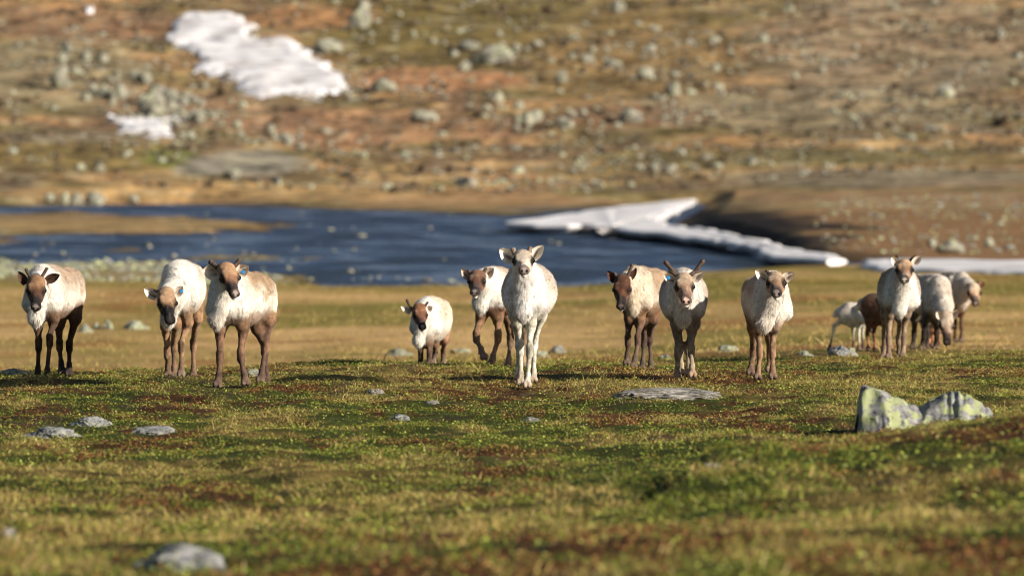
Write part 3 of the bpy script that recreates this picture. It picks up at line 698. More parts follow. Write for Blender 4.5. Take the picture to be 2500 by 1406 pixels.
# ------------------------------------------------------------------ reindeer: one continuous surface grown around a posed skeleton
def unit(v):
    v = np.asarray(v, float); return v / (np.linalg.norm(v) + 1e-9)

SR = srgb
class Body:
    def __init__(s): s.pr = []
    def seg(s, a, b, ra, rb, reg, k=0.03, lat=None, up=None):
        """tapered limb or trunk piece; ra, rb = radius or (half width, half height)"""
        a = np.asarray(a, float); b = np.asarray(b, float)
        ra = (ra, ra) if np.isscalar(ra) else ra; rb = (rb, rb) if np.isscalar(rb) else rb
        ax = unit(b - a)
        if lat is None: lat = np.array([1.0, 0, 0])
        lat = unit(np.asarray(lat) - ax * np.dot(lat, ax)); upv = np.cross(ax, lat)
        s.pr.append((a, b, ra, rb, reg, k, lat, upv))
    def ev(s, p, pr):
        a, b, ra, rb, reg, k, lat, up = pr
        ba = b - a; L = np.dot(ba, ba) + 1e-9
        q = p - a; h = np.clip((q @ ba) / L, 0, 1)
        r = q - h[..., None] * ba; u = r @ lat; v = r @ up
        rr = (r ** 2).sum(-1); wv = np.sqrt(np.maximum(rr - u * u - v * v, 0))
        A = ra[0] + (rb[0] - ra[0]) * h; B = ra[1] + (rb[1] - ra[1]) * h; Mn = np.minimum(A, B)
        kk = np.sqrt((u / A) ** 2 + (v / B) ** 2 + (wv / Mn) ** 2)
        return (kk - 1) * Mn, h
    def surface(s, h, seed, amp=0.007, fs=12.0):
        P = np.array([pr[0] for pr in s.pr] + [pr[1] for pr in s.pr]); R = max(max(pr[2] + pr[3]) for pr in s.pr)
        lo = np.array([min(min(pr[0][i], pr[1][i]) - max(pr[2] + pr[3]) for pr in s.pr) for i in range(3)]) - 0.03
        hi = np.array([max(max(pr[0][i], pr[1][i]) + max(pr[2] + pr[3]) for pr in s.pr) for i in range(3)]) + 0.03
        n = np.ceil((hi - lo) / h).astype(int) + 1
        G = np.full(tuple(n), 1.0, np.float32)
        ax = [lo[i] + h * np.arange(n[i]) for i in range(3)]
        for pr in s.pr:
            a, b, ra, rb, reg, k = pr[:6]; m = max(ra + rb) + k + 2 * h
            i0 = [max(0, int((min(a[i], b[i]) - m - lo[i]) / h)) for i in range(3)]
            i1 = [min(n[i], int((max(a[i], b[i]) + m - lo[i]) / h) + 2) for i in range(3)]
            sl = tuple(slice(i0[i], i1[i]) for i in range(3))
            g = np.stack(np.meshgrid(*[ax[i][sl[i]] for i in range(3)], indexing='ij'), -1)
            d, _ = s.ev(g, pr); cur = G[sl]
            t = np.clip(0.5 + 0.5 * (cur - d) / k, 0, 1)
            G[sl] = cur * (1 - t) + d * t - k * t * (1 - t)
        near = np.abs(G) < 3 * h
        idx = np.argwhere(near); pp = lo + idx * h
        wgt = np.clip((pp[:, 2] - (lo[2] + 0.35)) / 0.3, 0.15, 1)
        G[near] += (amp * wgt * (vn3(pp[:, 0] * fs, pp[:, 1] * fs, pp[:, 2] * fs * 0.7, seed) * (s.fz(pp)) + 0.35 * vn3(pp[:, 0] * 45, pp[:, 1] * 45, pp[:, 2] * 36, seed + 1))).astype(np.float32)
        return surface_nets(G, lo, h)
    def fz(s, p):
        return 1 - 0.75 * np.exp(-(np.linalg.norm(p - s.hc, axis=1) / 0.2) ** 4)
    def regions(s, V):
        """soft weights of each body region at the vertices"""
        W = {}
        for pr in s.pr:
            d, h = s.ev(V, pr); w = np.exp(-np.clip(d, 0, 1) / 0.014) + 1e-9
            W.setdefault(pr[4], []).append(w)
        W = {k: np.max(v, 0) for k, v in W.items()}; t = sum(W.values())
        return {k: v / t for k, v in W.items()}

def surface_nets(G, lo, h):
    n = G.shape; ins = G < 0
    c = [slice(0, -1), slice(1, None)]
    cnt = sum(ins[c[i], c[j], c[k]].astype(np.int8) for i in (0, 1) for j in (0, 1) for k in (0, 1))
    act = (cnt > 0) & (cnt < 8); cells = np.argwhere(act)
    idm = np.full(act.shape, -1, np.int64); idm[act] = np.arange(len(cells))
    acc = np.zeros((len(cells), 3)); num = np.zeros(len(cells))
    corners = [(i, j, k) for i in (0, 1) for j in (0, 1) for k in (0, 1)]
    for a in corners:
        for ax in range(3):
            if a[ax]: continue
            b = list(a); b[ax] = 1; b = tuple(b)
            fa = G[cells[:, 0] + a[0], cells[:, 1] + a[1], cells[:, 2] + a[2]]; fb = G[cells[:, 0] + b[0], cells[:, 1] + b[1], cells[:, 2] + b[2]]
            m = (fa < 0) != (fb < 0); t = np.where(m, fa / np.where(m, fa - fb, 1), 0)
            p = np.array(a, float)[None] + np.zeros((len(cells), 3)); p[:, ax] += t
            acc[m] += p[m]; num[m] += 1
    V = lo + h * (cells + acc / num[:, None])
    F_ = []
    for ax in range(3):
        o1, o2 = [(1, 2), (2, 0), (0, 1)][ax]
        sa = [slice(1, -1)] * 3; sb = [slice(1, -1)] * 3; sa[ax] = slice(0, -1); sb[ax] = slice(1, None)
        A = ins[tuple(sa)]; B = ins[tuple(sb)]
        for m, flip in ((A & ~B, False), (~A & B, True)):
            e = np.argwhere(m); off = np.ones(3, int); off[ax] = 0; e = e + off
            def cell(d1, d2):
                q = e.copy(); q[:, o1] += d1; q[:, o2] += d2; return idm[q[:, 0], q[:, 1], q[:, 2]]
            f = np.stack([cell(-1, -1), cell(0, -1), cell(0, 0), cell(-1, 0)], 1)
            F_.append(f[:, ::-1] if flip else f)
    F_ = np.vstack(F_); F_ = F_[(F_ >= 0).all(1)]
    # one light smoothing pass
    for lam in (0.5, -0.45):
        nb = np.zeros_like(V); ct = np.zeros(len(V))
        for i in range(4):
            a, b = F_[:, i], F_[:, (i + 1) % 4]
            for q in range(3): nb[:, q] += np.bincount(a, V[b, q], len(V))
            ct += np.bincount(a, minlength=len(V))
        V = V + lam * (nb / np.maximum(ct, 1)[:, None] - V)
    return V, F_

def vnormals(V, F_):
    n = np.cross(V[F_[:, 2]] - V[F_[:, 0]], V[F_[:, 3]] - V[F_[:, 1]])
    N = np.zeros_like(V)
    for i in range(4):
        for q in range(3): N[:, q] += np.bincount(F_[:, i], n[:, q], len(V))
    return N / (np.linalg.norm(N, axis=1)[:, None] + 1e-12)

def tube(points, radii, seg=9, cap=True):
    P = np.array(points, float); n = len(P); V = []; 
    for i in range(n):
        t = unit(P[min(i + 1, n - 1)] - P[max(i - 1, 0)]); s = unit(np.cross(t, (0.3, 1, 0.1))); u = np.cross(s, t)
        for k in range(seg):
            a = 2 * math.pi * k / seg; V.append(P[i] + radii[i] * (math.cos(a) * s + math.sin(a) * u))
    F_ = [(i * seg + k, i * seg + (k + 1) % seg, (i + 1) * seg + (k + 1) % seg, (i + 1) * seg + k) for i in range(n - 1) for k in range(seg)]
    return np.array(V), np.array(F_)

def smooth_line(pts, n):
    P = np.array(pts, float); t = np.linspace(0, 1, len(P)); q = np.linspace(0, 1, n)
    r = np.stack([np.interp(q, t, P[:, i]) for i in range(3)], 1)
    for _ in range(2): r[1:-1] = 0.5 * r[1:-1] + 0.25 * (r[:-2] + r[2:])
    return r

WHITE = srgb(232, 222, 205); CREAM = srgb(216, 198, 172)

def ear_mesh(base, tip, wid, face, cols, seed):
    """cupped ear: leaf outline, hollow towards the given direction"""
    base = np.array(base); tip = np.array(tip); L = np.linalg.norm(tip - base); ax = unit(tip - base)
    fc = unit(np.asarray(face) - ax * np.dot(face, ax)); sd = np.cross(ax, fc)
    nu, nv = 11, 9; V = []; C = []
    for layer in (0, 1):
        for i in range(nu):
            t = i / (nu - 1); wd = wid * (math.sin(math.pi * min(1, 0.16 + 0.84 * t)) ** 0.6 if t < 0.999 else 0.12) * (1.0 if t < .55 else 1 - 0.25 * (t - .55))
            wd = max(wd, wid * 0.12)
            for j in range(nv):
                s = -1 + 2 * j / (nv - 1)
                cup = 0.42 * wid * (1 - s * s) * (1 - 0.5 * t)
                p = base + ax * (t * L) + sd * s * wd * 0.5 - fc * cup - fc * (0.009 if layer else 0) * (1 - 0.7 * abs(s))
                V.append(p)
                inner, dark, outer = cols
                if layer: C.append(outer)
                else:
                    rim = max(abs(s), (t - 0.2) / 0.8); q = float(np.clip((0.62 - abs(s)) * 2.5, 0, 1) * np.clip((0.8 - t) * 3, 0, 1)) * (0.55 + 0.45 * math.sin(7 * s + seed + 5 * t))
                    C.append(np.asarray(inner) * (1 - q) + np.asarray(dark) * q)
    V = np.array(V); C = np.array(C); n = nu * nv; f = grid_faces(nu, nv)
    rim = [i * nv for i in range(nu)] + [(nu - 1) * nv + j for j in range(1, nv)] + [i * nv + nv - 1 for i in range(nu - 2, -1, -1)] + [j for j in range(nv - 2, 0, -1)]
    r = np.array(rim); r2 = np.roll(r, -1)
    return V, np.vstack([f, f[:, ::-1] + n, np.stack([r, r + n, r2 + n, r2], 1)]), C

def reindeer(a):
    def srgb(r, g, b, k=0.86):
        m = 0.35 * r + 0.5 * g + 0.15 * b; return SR(*[m + (q - m) * k for q in (r, g, b)])
    """a: pose in photo pixels and coat colours (see HERD)"""
    d0 = a['d']; sz = a.get('s', 1.0); rs = random.Random(a['seed'])
    yaw = math.radians(a.get('yaw', 0)); Lb = a.get('L', 0.82) * sz
    bd = np.array([math.sin(yaw), math.cos(yaw), 0.0]); lat = np.array([math.cos(yaw), -math.sin(yaw), 0.0])
    S = pos(*a['S'], d0 + 0.12 * sz); P = pos(*a['P'], d0 + 0.12 * sz + Lb * math.cos(yaw))
    aS, bS = np.array(a.get('wS', (0.15, 0.225))) * (0.9, 0.93); aM, bM = np.array(a.get('wM', (0.22, 0.24))) * (0.93, 0.94); aP, bP = np.array(a.get('wP', (0.17, 0.19))) * (0.93, 0.94)
    Mc = (S + P) / 2 + np.array([a.get('mx', 0), 0, a.get('mz', -0.02)]); ax = unit(P - S)
    B = Body(); X = lat
    B.seg(S, Mc, (aS * sz, bS * sz), (aM * sz, bM * sz), 'torso', 0.06, X)
    B.seg(Mc, P, (aM * sz, bM * sz), (aP * sz, bP * sz), 'torso', 0.06, X)
    for sg in (-1, 1):
        q0 = S + lat * sg * aS * 0.62 * sz; B.seg(q0 + np.array([0, 0, 0.15 * sz]) + bd * 0.08 * sz, q0 + lat * sg * 0.02 - np.array([0, 0, 0.1 * sz]), 0.05 * sz, 0.075 * sz, 'torso', 0.035, X)
        q1 = P + lat * sg * aP * 0.6 * sz + np.array([0, 0, bP * 0.62 * sz]); B.seg(q1 - bd * 0.04, q1 + bd * 0.06 - np.array([0, 0, 0.05]), 0.055 * sz, 0.05 * sz, 'torso', 0.035, X)
    B.seg(S + np.array([0, 0, bS * 0.84 * sz]) + bd * 0.1, P + np.array([0, 0, bP * 0.86 * sz]), 0.03 * sz, 0.026 * sz, 'torso', 0.04, X)
    wt = S + np.array([0, 0.05, bS * sz * 0.62]); B.seg(wt - ax * 0.05, wt + ax * 0.22 * sz, 0.085 * sz, 0.09 * sz, 'torso', 0.08, X)
    # rump and tail
    tl = P + bd * 0.17 * sz + np.array([0, 0, 0.06 * sz]); B.seg(P + np.array([0, 0, 0.04]), tl, 0.13 * sz, 0.06 * sz, 'torso', 0.06, X)
    B.seg(tl, tl + bd * 0.05 + np.array([0, 0, -0.1 * sz]), 0.035, 0.025, 'tail', 0.02, X)
    # head frame
    h0 = a.get('hd', 0.42)  # how far the head is ahead of the chest
    O = pos(*a['poll'], d0 - h0 * sz * 0.6); O = O + np.array([0, 0.02, -a.get('pd', 0.05) * sz])
    HL = 0.335 * sz; nx, nz = pos(*a['nose'], O[1] - 0.15)[[0, 2]]
    dx, dz = nx - O[0], nz - O[2]; pj = math.hypot(dx, dz); HLx = max(HL, pj * 1.02); fw = math.sqrt(HLx ** 2 - pj ** 2)
    if a.get('away'): fw = -fw
    ha = unit((dx, -fw, dz)); HL = HLx
    el = a.get('roll', 0.0); l0 = np.array([math.cos(el), 0, math.sin(el)])
    if abs(ha[1]) > 0.2: l0[1] = -(l0[0] * ha[0] + l0[2] * ha[2]) / ha[1]
    hl = unit(l0 - ha * np.dot(l0, ha)); hu = np.cross(hl, -ha) if False else np.cross(ha, hl)
    if hu[2] < 0 and not a.get('away'): hu = -hu
    if np.dot(hu, (0, -1, 0)) < 0 and abs(hu[2]) < 0.3: hu = -hu
    def H(u, w, v): return O + hl * u * sz + ha * w * sz * (HL / (0.335 * sz)) + hu * v * sz
    hw = a.get('hw', 1.0); B.hc = H(0, 0.16, 0)
    B.seg(H(0, 0.00, 0.0), H(0, 0.11, 0.0), (0.066 * hw * sz, 0.062 * sz), (0.074 * hw * sz, 0.064 * sz), 'head', 0.035, hl)
    B.seg(H(0, 0.11, -0.005), H(0, 0.25, -0.012), (0.066 * hw * sz, 0.058 * sz), (0.041 * sz, 0.043 * sz), 'head', 0.03, hl)
    B.seg(H(0, 0.25, -0.012), H(0, 0.305, -0.014), (0.041 * sz, 0.042 * sz), (0.046 * sz, 0.038 * sz), 'head', 0.025, hl)
    for sg in (-1, 1):
        B.seg(H(sg * 0.053, 0.085, 0.034), H(sg * 0.058, 0.13, 0.03), 0.026 * sz, 0.022 * sz, 'head', 0.02, hl)   # brow
        B.seg(H(sg * 0.04, 0.07, -0.05), H(sg * 0.03, 0.18, -0.045), 0.045 * sz, 0.028 * sz, 'head', 0.03, hl)     # cheek
        B.seg(H(sg * 0.024, 0.30, -0.002), H(sg * 0.026, 0.322, -0.008), 0.024 * sz, 0.021 * sz, 'head', 0.012, hl) # nostril wings
    B.seg(H(0, 0.12, -0.06), H(0, 0.295, -0.05), 0.036 * sz, 0.023 * sz, 'head', 0.02, hl)                          # lower jaw
    B.seg(H(0, 0.285, -0.052), H(0, 0.316, -0.051), 0.027 * sz, 0.022 * sz, 'head', 0.007, hl)                        # lower lip
    # neck
    nb = S + np.array([0, -0.02, a.get('nbz', 0.06) * sz]); ne = H(0, -0.0, -0.015)
    mid = (nb + ne) / 2 + np.array([a.get('nkx', 0), 0, a.get('nkz', 0.0)])
    nw = a.get('nw', 0.088) * sz
    B.seg(nb, mid, (0.105 * sz, 0.165 * sz), (nw, 0.115 * sz), 'neck', 0.05, X)
    B.seg(mid, ne, (nw, 0.115 * sz), (nw * 0.78, 0.072 * sz), 'neck', 0.05, X)
    # throat mane
    br = a.get('beard')
    if br is not None:
        bp = pos(*br, d0 - 0.14 * sz); th = mid + np.array([0, -0.05, -0.05])
        B.seg(th, bp + np.array([0, 0.02, 0.07 * sz]), 0.085 * sz, 0.06 * sz, 'mane', 0.07, X)
        B.seg(bp + np.array([0, 0.02, 0.07 * sz]), bp + np.array([0, 0.02, 0.02 * sz]), 0.058 * sz, 0.02 * sz, 'mane', 0.04, X)
    # legs
    feet = []
    for (kind, top, knee, foot, dd) in a['legs']:
        fr = kind == 'F'; base = d0 + 0.14 * sz if fr else d0 + 0.12 * sz + Lb * math.cos(yaw) + 0.04
        tp = pos(*top, base); kn = pos(*knee, base + dd * 0.45 + (0.0 if fr else 0.1 * sz)); fy = base + dd
        fx = (foot[0] - CX) * fy / F; gz = float(zt(fx, fy)) + 0.004; fz = gz if len(foot) < 3 else CAMH - (foot[1] - HY) * fy / F
        ft = np.array([fx, fy, fz]); feet.append(ft)
        lg = a.get('lg', 1.0) * 0.78 * sz; reg = 'foreleg' if fr else 'hindleg'
        if fr:
            el_ = tp * 0.75 + kn * 0.25 + np.array([0, 0.05, 0.0]) * sz
            hip = np.array([tp[0] * 0.65 + S[0] * 0.35, base, max(S[2] - 0.02, tp[2])])
            B.seg(hip, tp, (0.085 * sz, 0.13 * sz), (0.058 * lg, 0.08 * lg), reg + 'top', 0.06, X)
            B.seg(tp, el_, (0.05 * lg, 0.07 * lg), (0.042 * lg, 0.052 * lg), reg, 0.035, X)
            B.seg(el_, kn + np.array([0, 0, 0.05 * sz]), (0.042 * lg, 0.05 * lg), (0.031 * lg, 0.034 * lg), reg, 0.03, X)
        else:
            hip = np.array([tp[0] * 0.6 + P[0] * 0.4, base - 0.02, max(P[2] - 0.05, tp[2])])
            st = tp + np.array([0, -0.10 * sz, 0.0]); 
            B.seg(hip, st, (0.10 * sz, 0.15 * sz), (0.066 * lg, 0.085 * lg), reg + 'top', 0.06, X)
            B.seg(st, kn + np.array([0, -0.01, 0.03 * sz]), (0.052 * lg, 0.07 * lg), (0.031 * lg, 0.036 * lg), reg, 0.035, X)
        B.seg(kn + np.array([0, 0, 0.035 * sz]), kn - np.array([0, 0, 0.03 * sz]), 0.043 * lg, 0.039 * lg, reg, 0.016, X)
        dn = unit(kn - ft); fl = ft + np.array([dn[0] * 0.115, 0.02 + dn[1] * 0.1, 0.115]) * sz
        B.seg(kn - np.array([0, 0, 0.03]), fl, 0.0265 * lg, 0.025 * lg, reg, 0.02, X)
        B.seg(fl, fl + (ft - fl) * 0.25, 0.033 * lg, 0.031 * lg, reg, 0.015, X)
        fwd = np.array([0.0, -1.0, 0.0])
        for sg in (-1, 1):
            tip = ft + fwd * 0.055 * sz + np.array([sg * 0.019 * sz, 0, 0.02])
            B.seg(fl + (ft - fl) * 0.3, ft + np.array([sg * 0.016 * sz, 0, 0.04 * sz]), 0.026 * lg, 0.03 * lg, reg, 0.014, X)
            B.seg(ft + np.array([sg * 0.016 * sz, 0, 0.036 * sz]), tip, 0.031 * lg, 0.022 * lg, 'hoof', 0.008, X)
            B.seg(fl + np.array([sg * 0.018, 0.03, -0.02]), fl + np.array([sg * 0.022, 0.05, -0.06]), 0.012, 0.008, 'hoof', 0.012, X)
    V, Fc = B.surface(a.get('vox', 0.0085) * sz, a['seed'])
    N = vnormals(V, Fc); W = B.regions(V)
    # ---- coat colours
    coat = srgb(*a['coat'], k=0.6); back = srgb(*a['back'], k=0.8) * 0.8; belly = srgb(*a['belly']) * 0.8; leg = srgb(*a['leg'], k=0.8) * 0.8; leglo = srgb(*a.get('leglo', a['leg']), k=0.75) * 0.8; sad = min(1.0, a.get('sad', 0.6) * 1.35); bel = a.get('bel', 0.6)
    neck = srgb(*a.get('neck', (236, 226, 208)), k=0.6); face = srgb(*a['face']) * 0.78; fore = srgb(*a.get('fore', a['face'])) * 0.72; muz = srgb(*a['muz']); pad = srgb(*a.get('pad', (140, 126, 120)))
    def mix(c, t, w): return c * (1 - w[:, None]) + np.asarray(t)[None] * w[:, None]
    n1 = vn3(V[:, 0] * 9, V[:, 1] * 5, V[:, 2] * 9, 5) * 0.6 + vn3(V[:, 0] * 26, V[:, 1] * 14, V[:, 2] * 22, 6) * 0.4
    n2 = vn3(V[:, 0] * 55, V[:, 1] * 40, V[:, 2] * 30, 7)
    rel = (V[:, 2] - Mc[2]) / (bM * sz); along = ((V - S) @ bd) / Lb
    ct = np.tile(coat, (len(V), 1))
    ct = mix(ct, back, np.clip(sad * sstep(-0.15, 0.6, rel + 0.5 * n1) * sstep(-0.02, 0.35, along), 0, 1))
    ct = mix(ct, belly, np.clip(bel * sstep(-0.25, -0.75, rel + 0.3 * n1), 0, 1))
    ct = mix(ct, neck, 0.9 * sstep(0.12, -0.08, along + 0.08 * n1) * sstep(-0.75, -0.5, rel))
    nk = np.tile(neck, (len(V), 1)); nk = mix(nk, coat, sstep(0.0, 0.5, n1) * 0.6)
    relleg = np.clip((V[:, 2] - min(f[2] for f in feet)) / (0.62 * sz), 0, 1)
    lc = mix(np.tile(leglo, (len(V), 1)), leg, sstep(0.25, 0.6, relleg + 0.25 * n1)); lc = mix(lc, coat, a.get('legw', 0.0) * sstep(0.2, 0.6, n1 + 0.3))
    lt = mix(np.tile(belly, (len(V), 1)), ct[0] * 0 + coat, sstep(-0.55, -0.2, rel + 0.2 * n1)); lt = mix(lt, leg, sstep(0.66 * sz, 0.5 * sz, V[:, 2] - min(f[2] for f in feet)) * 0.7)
    # head coordinates
    q = (V - O) / sz; hu_, hw_, hv_ = q @ hl, q @ ha / (HL / (0.335 * sz)), q @ hu
    au = np.abs(hu_)
    hc = np.tile(fore, (len(V), 1)); hc = mix(hc, face, sstep(0.09, 0.17, hw_ + 0.02 * n1)); hc = mix(hc, srgb(*a.get('cheek', a['face'])), sstep(0.0, -0.04, hv_) * sstep(0.26, 0.2, hw_))
    hc = mix(hc, muz, sstep(a.get('mz0', 0.17), a.get('mz0', 0.17) + 0.07, hw_ + 0.02 * n1) * sstep(-0.065, -0.04, hv_))
    eye_w, eye_v, eye_u = 0.118, 0.012, 0.066 * hw
    de = np.sqrt((hw_ - eye_w) ** 2 * 0.6 + (hv_ - eye_v) ** 2 + (au - eye_u) ** 2); hc = mix(hc, (0.012, 0.008, 0.006), sstep(0.054, 0.033, de))
    rr_ = np.sqrt(hu_ ** 2 + ((hv_ + 0.008) * 1.1) ** 2); fr_ = sstep(0.285, 0.305, hw_) * sstep(-0.04, -0.034, hv_)
    hc = mix(hc, (0.012, 0.01, 0.01), sstep(0.262, 0.285, hw_) * sstep(-0.045, -0.036, hv_) * a.get('rim', 0.85))
    hc = mix(hc, pad, fr_ * sstep(0.040, 0.030, rr_))
    dn_ = np.sqrt((au - 0.022) ** 2 + ((hv_ + 0.002) * 0.85) ** 2); hc = mix(hc, (0.008, 0.006, 0.006), fr_ * sstep(0.0155, 0.009, dn_))
    hc = mix(hc, (0.015, 0.012, 0.01), sstep(0.008, 0.003, np.abs(hv_ + 0.035)) * sstep(0.2, 0.27, hw_))
    hc = mix(hc, srgb(*a.get('chin', (226, 214, 200))), sstep(-0.036, -0.042, hv_) * sstep(0.2, 0.26, hw_))
    hoof = np.tile(srgb(*a.get('hoof', (110, 84, 66))), (len(V), 1)); hoof = mix(hoof, srgb(48, 38, 34), sstep(0.05, 0.015, V[:, 2] - zt(V[:, 0], V[:, 1])))
    C = np.zeros((len(V), 3)); tail = np.tile(srgb(225, 215, 200), (len(V), 1))
    for k, c in (('torso', ct), ('neck', nk), ('mane', np.tile(neck, (len(V), 1))), ('head', hc), ('foreleg', lc), ('hindleg', lc), ('forelegtop', lt), ('hindlegtop', lt), ('hoof', hoof), ('tail', tail)):
        if k in W: C += W[k][:, None] * c
        hm = sstep(0.4, 0.7, W['head'])[:, None]; C = C * (1 - hm) + hc * hm
    body_fur = 1 - W['head'] * 0.8
    legm = np.clip(W['foreleg'] + W['hindleg'] + W['forelegtop'] + W['hindlegtop'], 0, 1)
    n3 = vn3(V[:, 0] * 4.5, V[:, 1] * 3, V[:, 2] * 5, a['seed'] + 60)
    C = mix(C, back * 0.85, body_fur * (1 - legm) * (sstep(0.25, 0.7, n3 + 0.7 * n1) * 0.5 + 0.45 * sstep(0.35, 0.75, n2 + 0.3 * n1)) * a.get('mot', 0.75))
    C *= (1 + (0.20 * n1 + 0.16 * n2) * body_fur + legm * (0.32 * n1 + 0.32 * n2) + W['head'] * (0.22 * n1 + 0.28 * n2))[:, None]
    head_m = W['head'] > 0.2
    fl_ = (n2 + 0.35 * n1 > 0.6) & (W['head'] < 0.2) & (V[:, 2] > 0.5 + float(zt(S[0], d0))); C[fl_] *= a.get('fleck', 0.62)
    n4 = vn3(V[:, 0] * 18 + 3, V[:, 1] * 9, V[:, 2] * 7, a['seed'] + 70)
    C = C * (1 + legm[:, None] * (np.array([0.92, 1.02, 0.98]) - 1))
    C *= (1 + body_fur * (1 - 0.5 * legm) * (0.17 * n4 + 0.12 * vn3(V[:, 0] * 75, V[:, 1] * 60, V[:, 2] * 22, 71) - 0.07))[:, None]
    C = np.clip(C, 0.004, 0.85)
    o = np.array([S[0], S[1] + Lb * 0.4, float(zt(S[0], d0))])
    root = empty('reindeer', o); tag(root, a['label'], a.get('cat', 'reindeer'), a['group'])
    nV = len(V)
    def child(name, v, f, m, c=None, par=root, smooth=True): return mesh_obj(name, np.asarray(v) - o, f, m, par, c, smooth)
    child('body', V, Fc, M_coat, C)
    # ---- coat: short hairs lying along the body
    nh = int(a.get('hairs', 26000) * 1.6)
    if nh:
        tri = V[Fc]; ar = np.linalg.norm(np.cross(tri[:, 2] - tri[:, 0], tri[:, 3] - tri[:, 1]), axis=1)
        fur = (W['torso'] + W['neck'] + W.get('mane', 0) + 0.6 * W['forelegtop'] + 0.6 * W['hindlegtop'] + W['tail'])[Fc[:, 0]]
        short = 1 - np.clip(fur, 0, 1)
        pr_ = ar * (0.25 + fur); pr_ *= (W['hoof'][Fc[:, 0]] < 0.3); pr_ /= pr_.sum(); R_ = np.random.default_rng(a['seed'])
        fi = R_.choice(len(Fc), nh, p=pr_); uv = R_.random((nh, 2)); 
        p = (tri[fi, 0] * ((1 - uv[:, :1]) * (1 - uv[:, 1:])) + tri[fi, 1] * (uv[:, :1] * (1 - uv[:, 1:])) + tri[fi, 2] * (uv[:, :1] * uv[:, 1:]) + tri[fi, 3] * ((1 - uv[:, :1]) * uv[:, 1:]))
        Nn = N[Fc[fi, 0]]; inhead = W['head'][Fc[fi, 0]][:, None]
        flow = bd[None] * 0.6 + np.array([0, 0, -0.9])[None] + R_.normal(0, 0.28, (nh, 3)); flow = flow * (1 - inhead) + inhead * (-ha[None] + R_.normal(0, 0.2, (nh, 3)))
        flow -= Nn * (flow * Nn).sum(1)[:, None]; flow /= np.linalg.norm(flow, axis=1)[:, None] + 1e-6
        mane = W['mane'][Fc[fi, 0]] if 'mane' in W else np.zeros(nh)
        ln = (0.014 * fur[fi].clip(0, 1) + 0.006 + 0.014 * mane + 0.003 * sstep(0.3, -0.1, along[Fc[fi, 0]]) * fur[fi].clip(0, 1)) * R_.uniform(0.6, 1.35, nh) * np.where(R_.random(nh) < 0.05, 1.6, 1.0) * sz
        dirn = flow + Nn * (0.22 + 0.25 * R_.random((nh, 1))) * (1 - 0.5 * inhead); dirn /= np.linalg.norm(dirn, axis=1)[:, None]
        sd_ = np.cross(dirn, Nn); sd_ /= np.linalg.norm(sd_, axis=1)[:, None] + 1e-6
        wd = (0.0030 * R_.uniform(0.7, 1.3, nh) * sz)[:, None]
        p = p - Nn * 0.002
        hv3 = np.stack([p - sd_ * wd, p + sd_ * wd, p + dirn * ln[:, None]], 1)
        cc = C[Fc[fi, 0]] * R_.uniform(0.72, 1.18, (nh, 1)); cc = np.repeat(cc, 3, 0); cc[0::3] *= 0.93; cc[1::3] *= 0.93
        dark = np.repeat(W['head'][Fc[fi, 0]] > 0.4, 3)
        f3 = np.arange(nh * 3).reshape(-1, 3)
        keep = (np.sqrt((((p - O) / sz @ ha) - 0.118) ** 2) > -1) & ~((inhead[:, 0] > 0.3) & (((p - O) / sz @ ha) > 0.09))
        child('coat', hv3.reshape(-1, 3), f3[keep], M_hair, np.clip(cc, 0, 0.9), smooth=False)
    # ---- eyes
    for sg in (-1, 1):
        c = H(sg * (eye_u + 0.004), eye_w, eye_v); bm = bmesh.new(); bmesh.ops.create_uvsphere(bm, u_segments=14, v_segments=10, radius=0.0255 * sz)
        me = bpy.data.meshes.new('eye'); bm.to_mesh(me); bm.free(); me.materials.append(M_eye)
        for pl in me.polygons: pl.use_smooth = True
        e = bpy.data.objects.new('eye', me); sc.collection.objects.link(e); e.parent = root; e.location = c - o
    # ---- ears
    ei = srgb(*a.get('ear_in', (226, 214, 196))); ed = srgb(*a.get('ear_dk', (92, 70, 56))); eo = srgb(*a.get('ear_out', a['face']))
    for k, (eb, et, ew, fx_) in enumerate(a['ears']):
        b3 = pos(*eb, O[1] + 0.03 + a.get('edd', 0)); t3 = pos(*et, O[1] + 0.02 + a.get('edd', 0)); b3 = b3 + (O - b3) * 0.12
        v, f, c = ear_mesh(b3, t3, ew * 1.12 * sz, (fx_, -1, 0), (ei, ed, eo), a['seed'] + k)
        eo_ = child('ear', v, f, M_ear, c)
        if a.get('tag') and a['tag'][0] == k:
            tp_ = pos(*a['tag'][1], O[1] - 0.03); bm = bmesh.new(); bmesh.ops.create_cone(bm, cap_ends=True, segments=14, radius1=0.0165, radius2=0.0145, depth=0.005)
            bmesh.ops.create_cone(bm, cap_ends=True, segments=8, radius1=0.005, radius2=0.004, depth=0.014)
            me = bpy.data.meshes.new('ear_tag'); bm.to_mesh(me); bm.free(); me.materials.append(M_tag)
            tg = bpy.data.objects.new('ear_tag', me); sc.collection.objects.link(tg); tg.parent = root; tg.location = tp_ - o; tg.rotation_euler = (math.radians(80), 0.2, 0)
    # ---- velvet antlers
    for k, an in enumerate(a.get('antlers', [])):
        pts, r0, r1 = an[:3]; dep = [O[1] + 0.015] + [O[1] + 0.03 + (an[3] if len(an) > 3 else 0.0)] * (len(pts) - 1)
        L3 = smooth_line([pos(*pp, dd_) for pp, dd_ in zip(pts, dep)], 9)
        L3[0] += (O - L3[0]) * 0.35
        rr = np.linspace(r0, r1, 9) * 1.12 * sz; rr[-2] *= 1.05; L3 = np.vstack([L3, L3[-1] + (L3[-1] - L3[-2]) * 0.25]); rr = np.append(rr, rr[-1] * 0.45)
        v, f = tube(L3, rr)
        n_ = len(v); v = np.vstack([v, L3[-1] + (L3[-1] - L3[-2]) * 0.3]); 
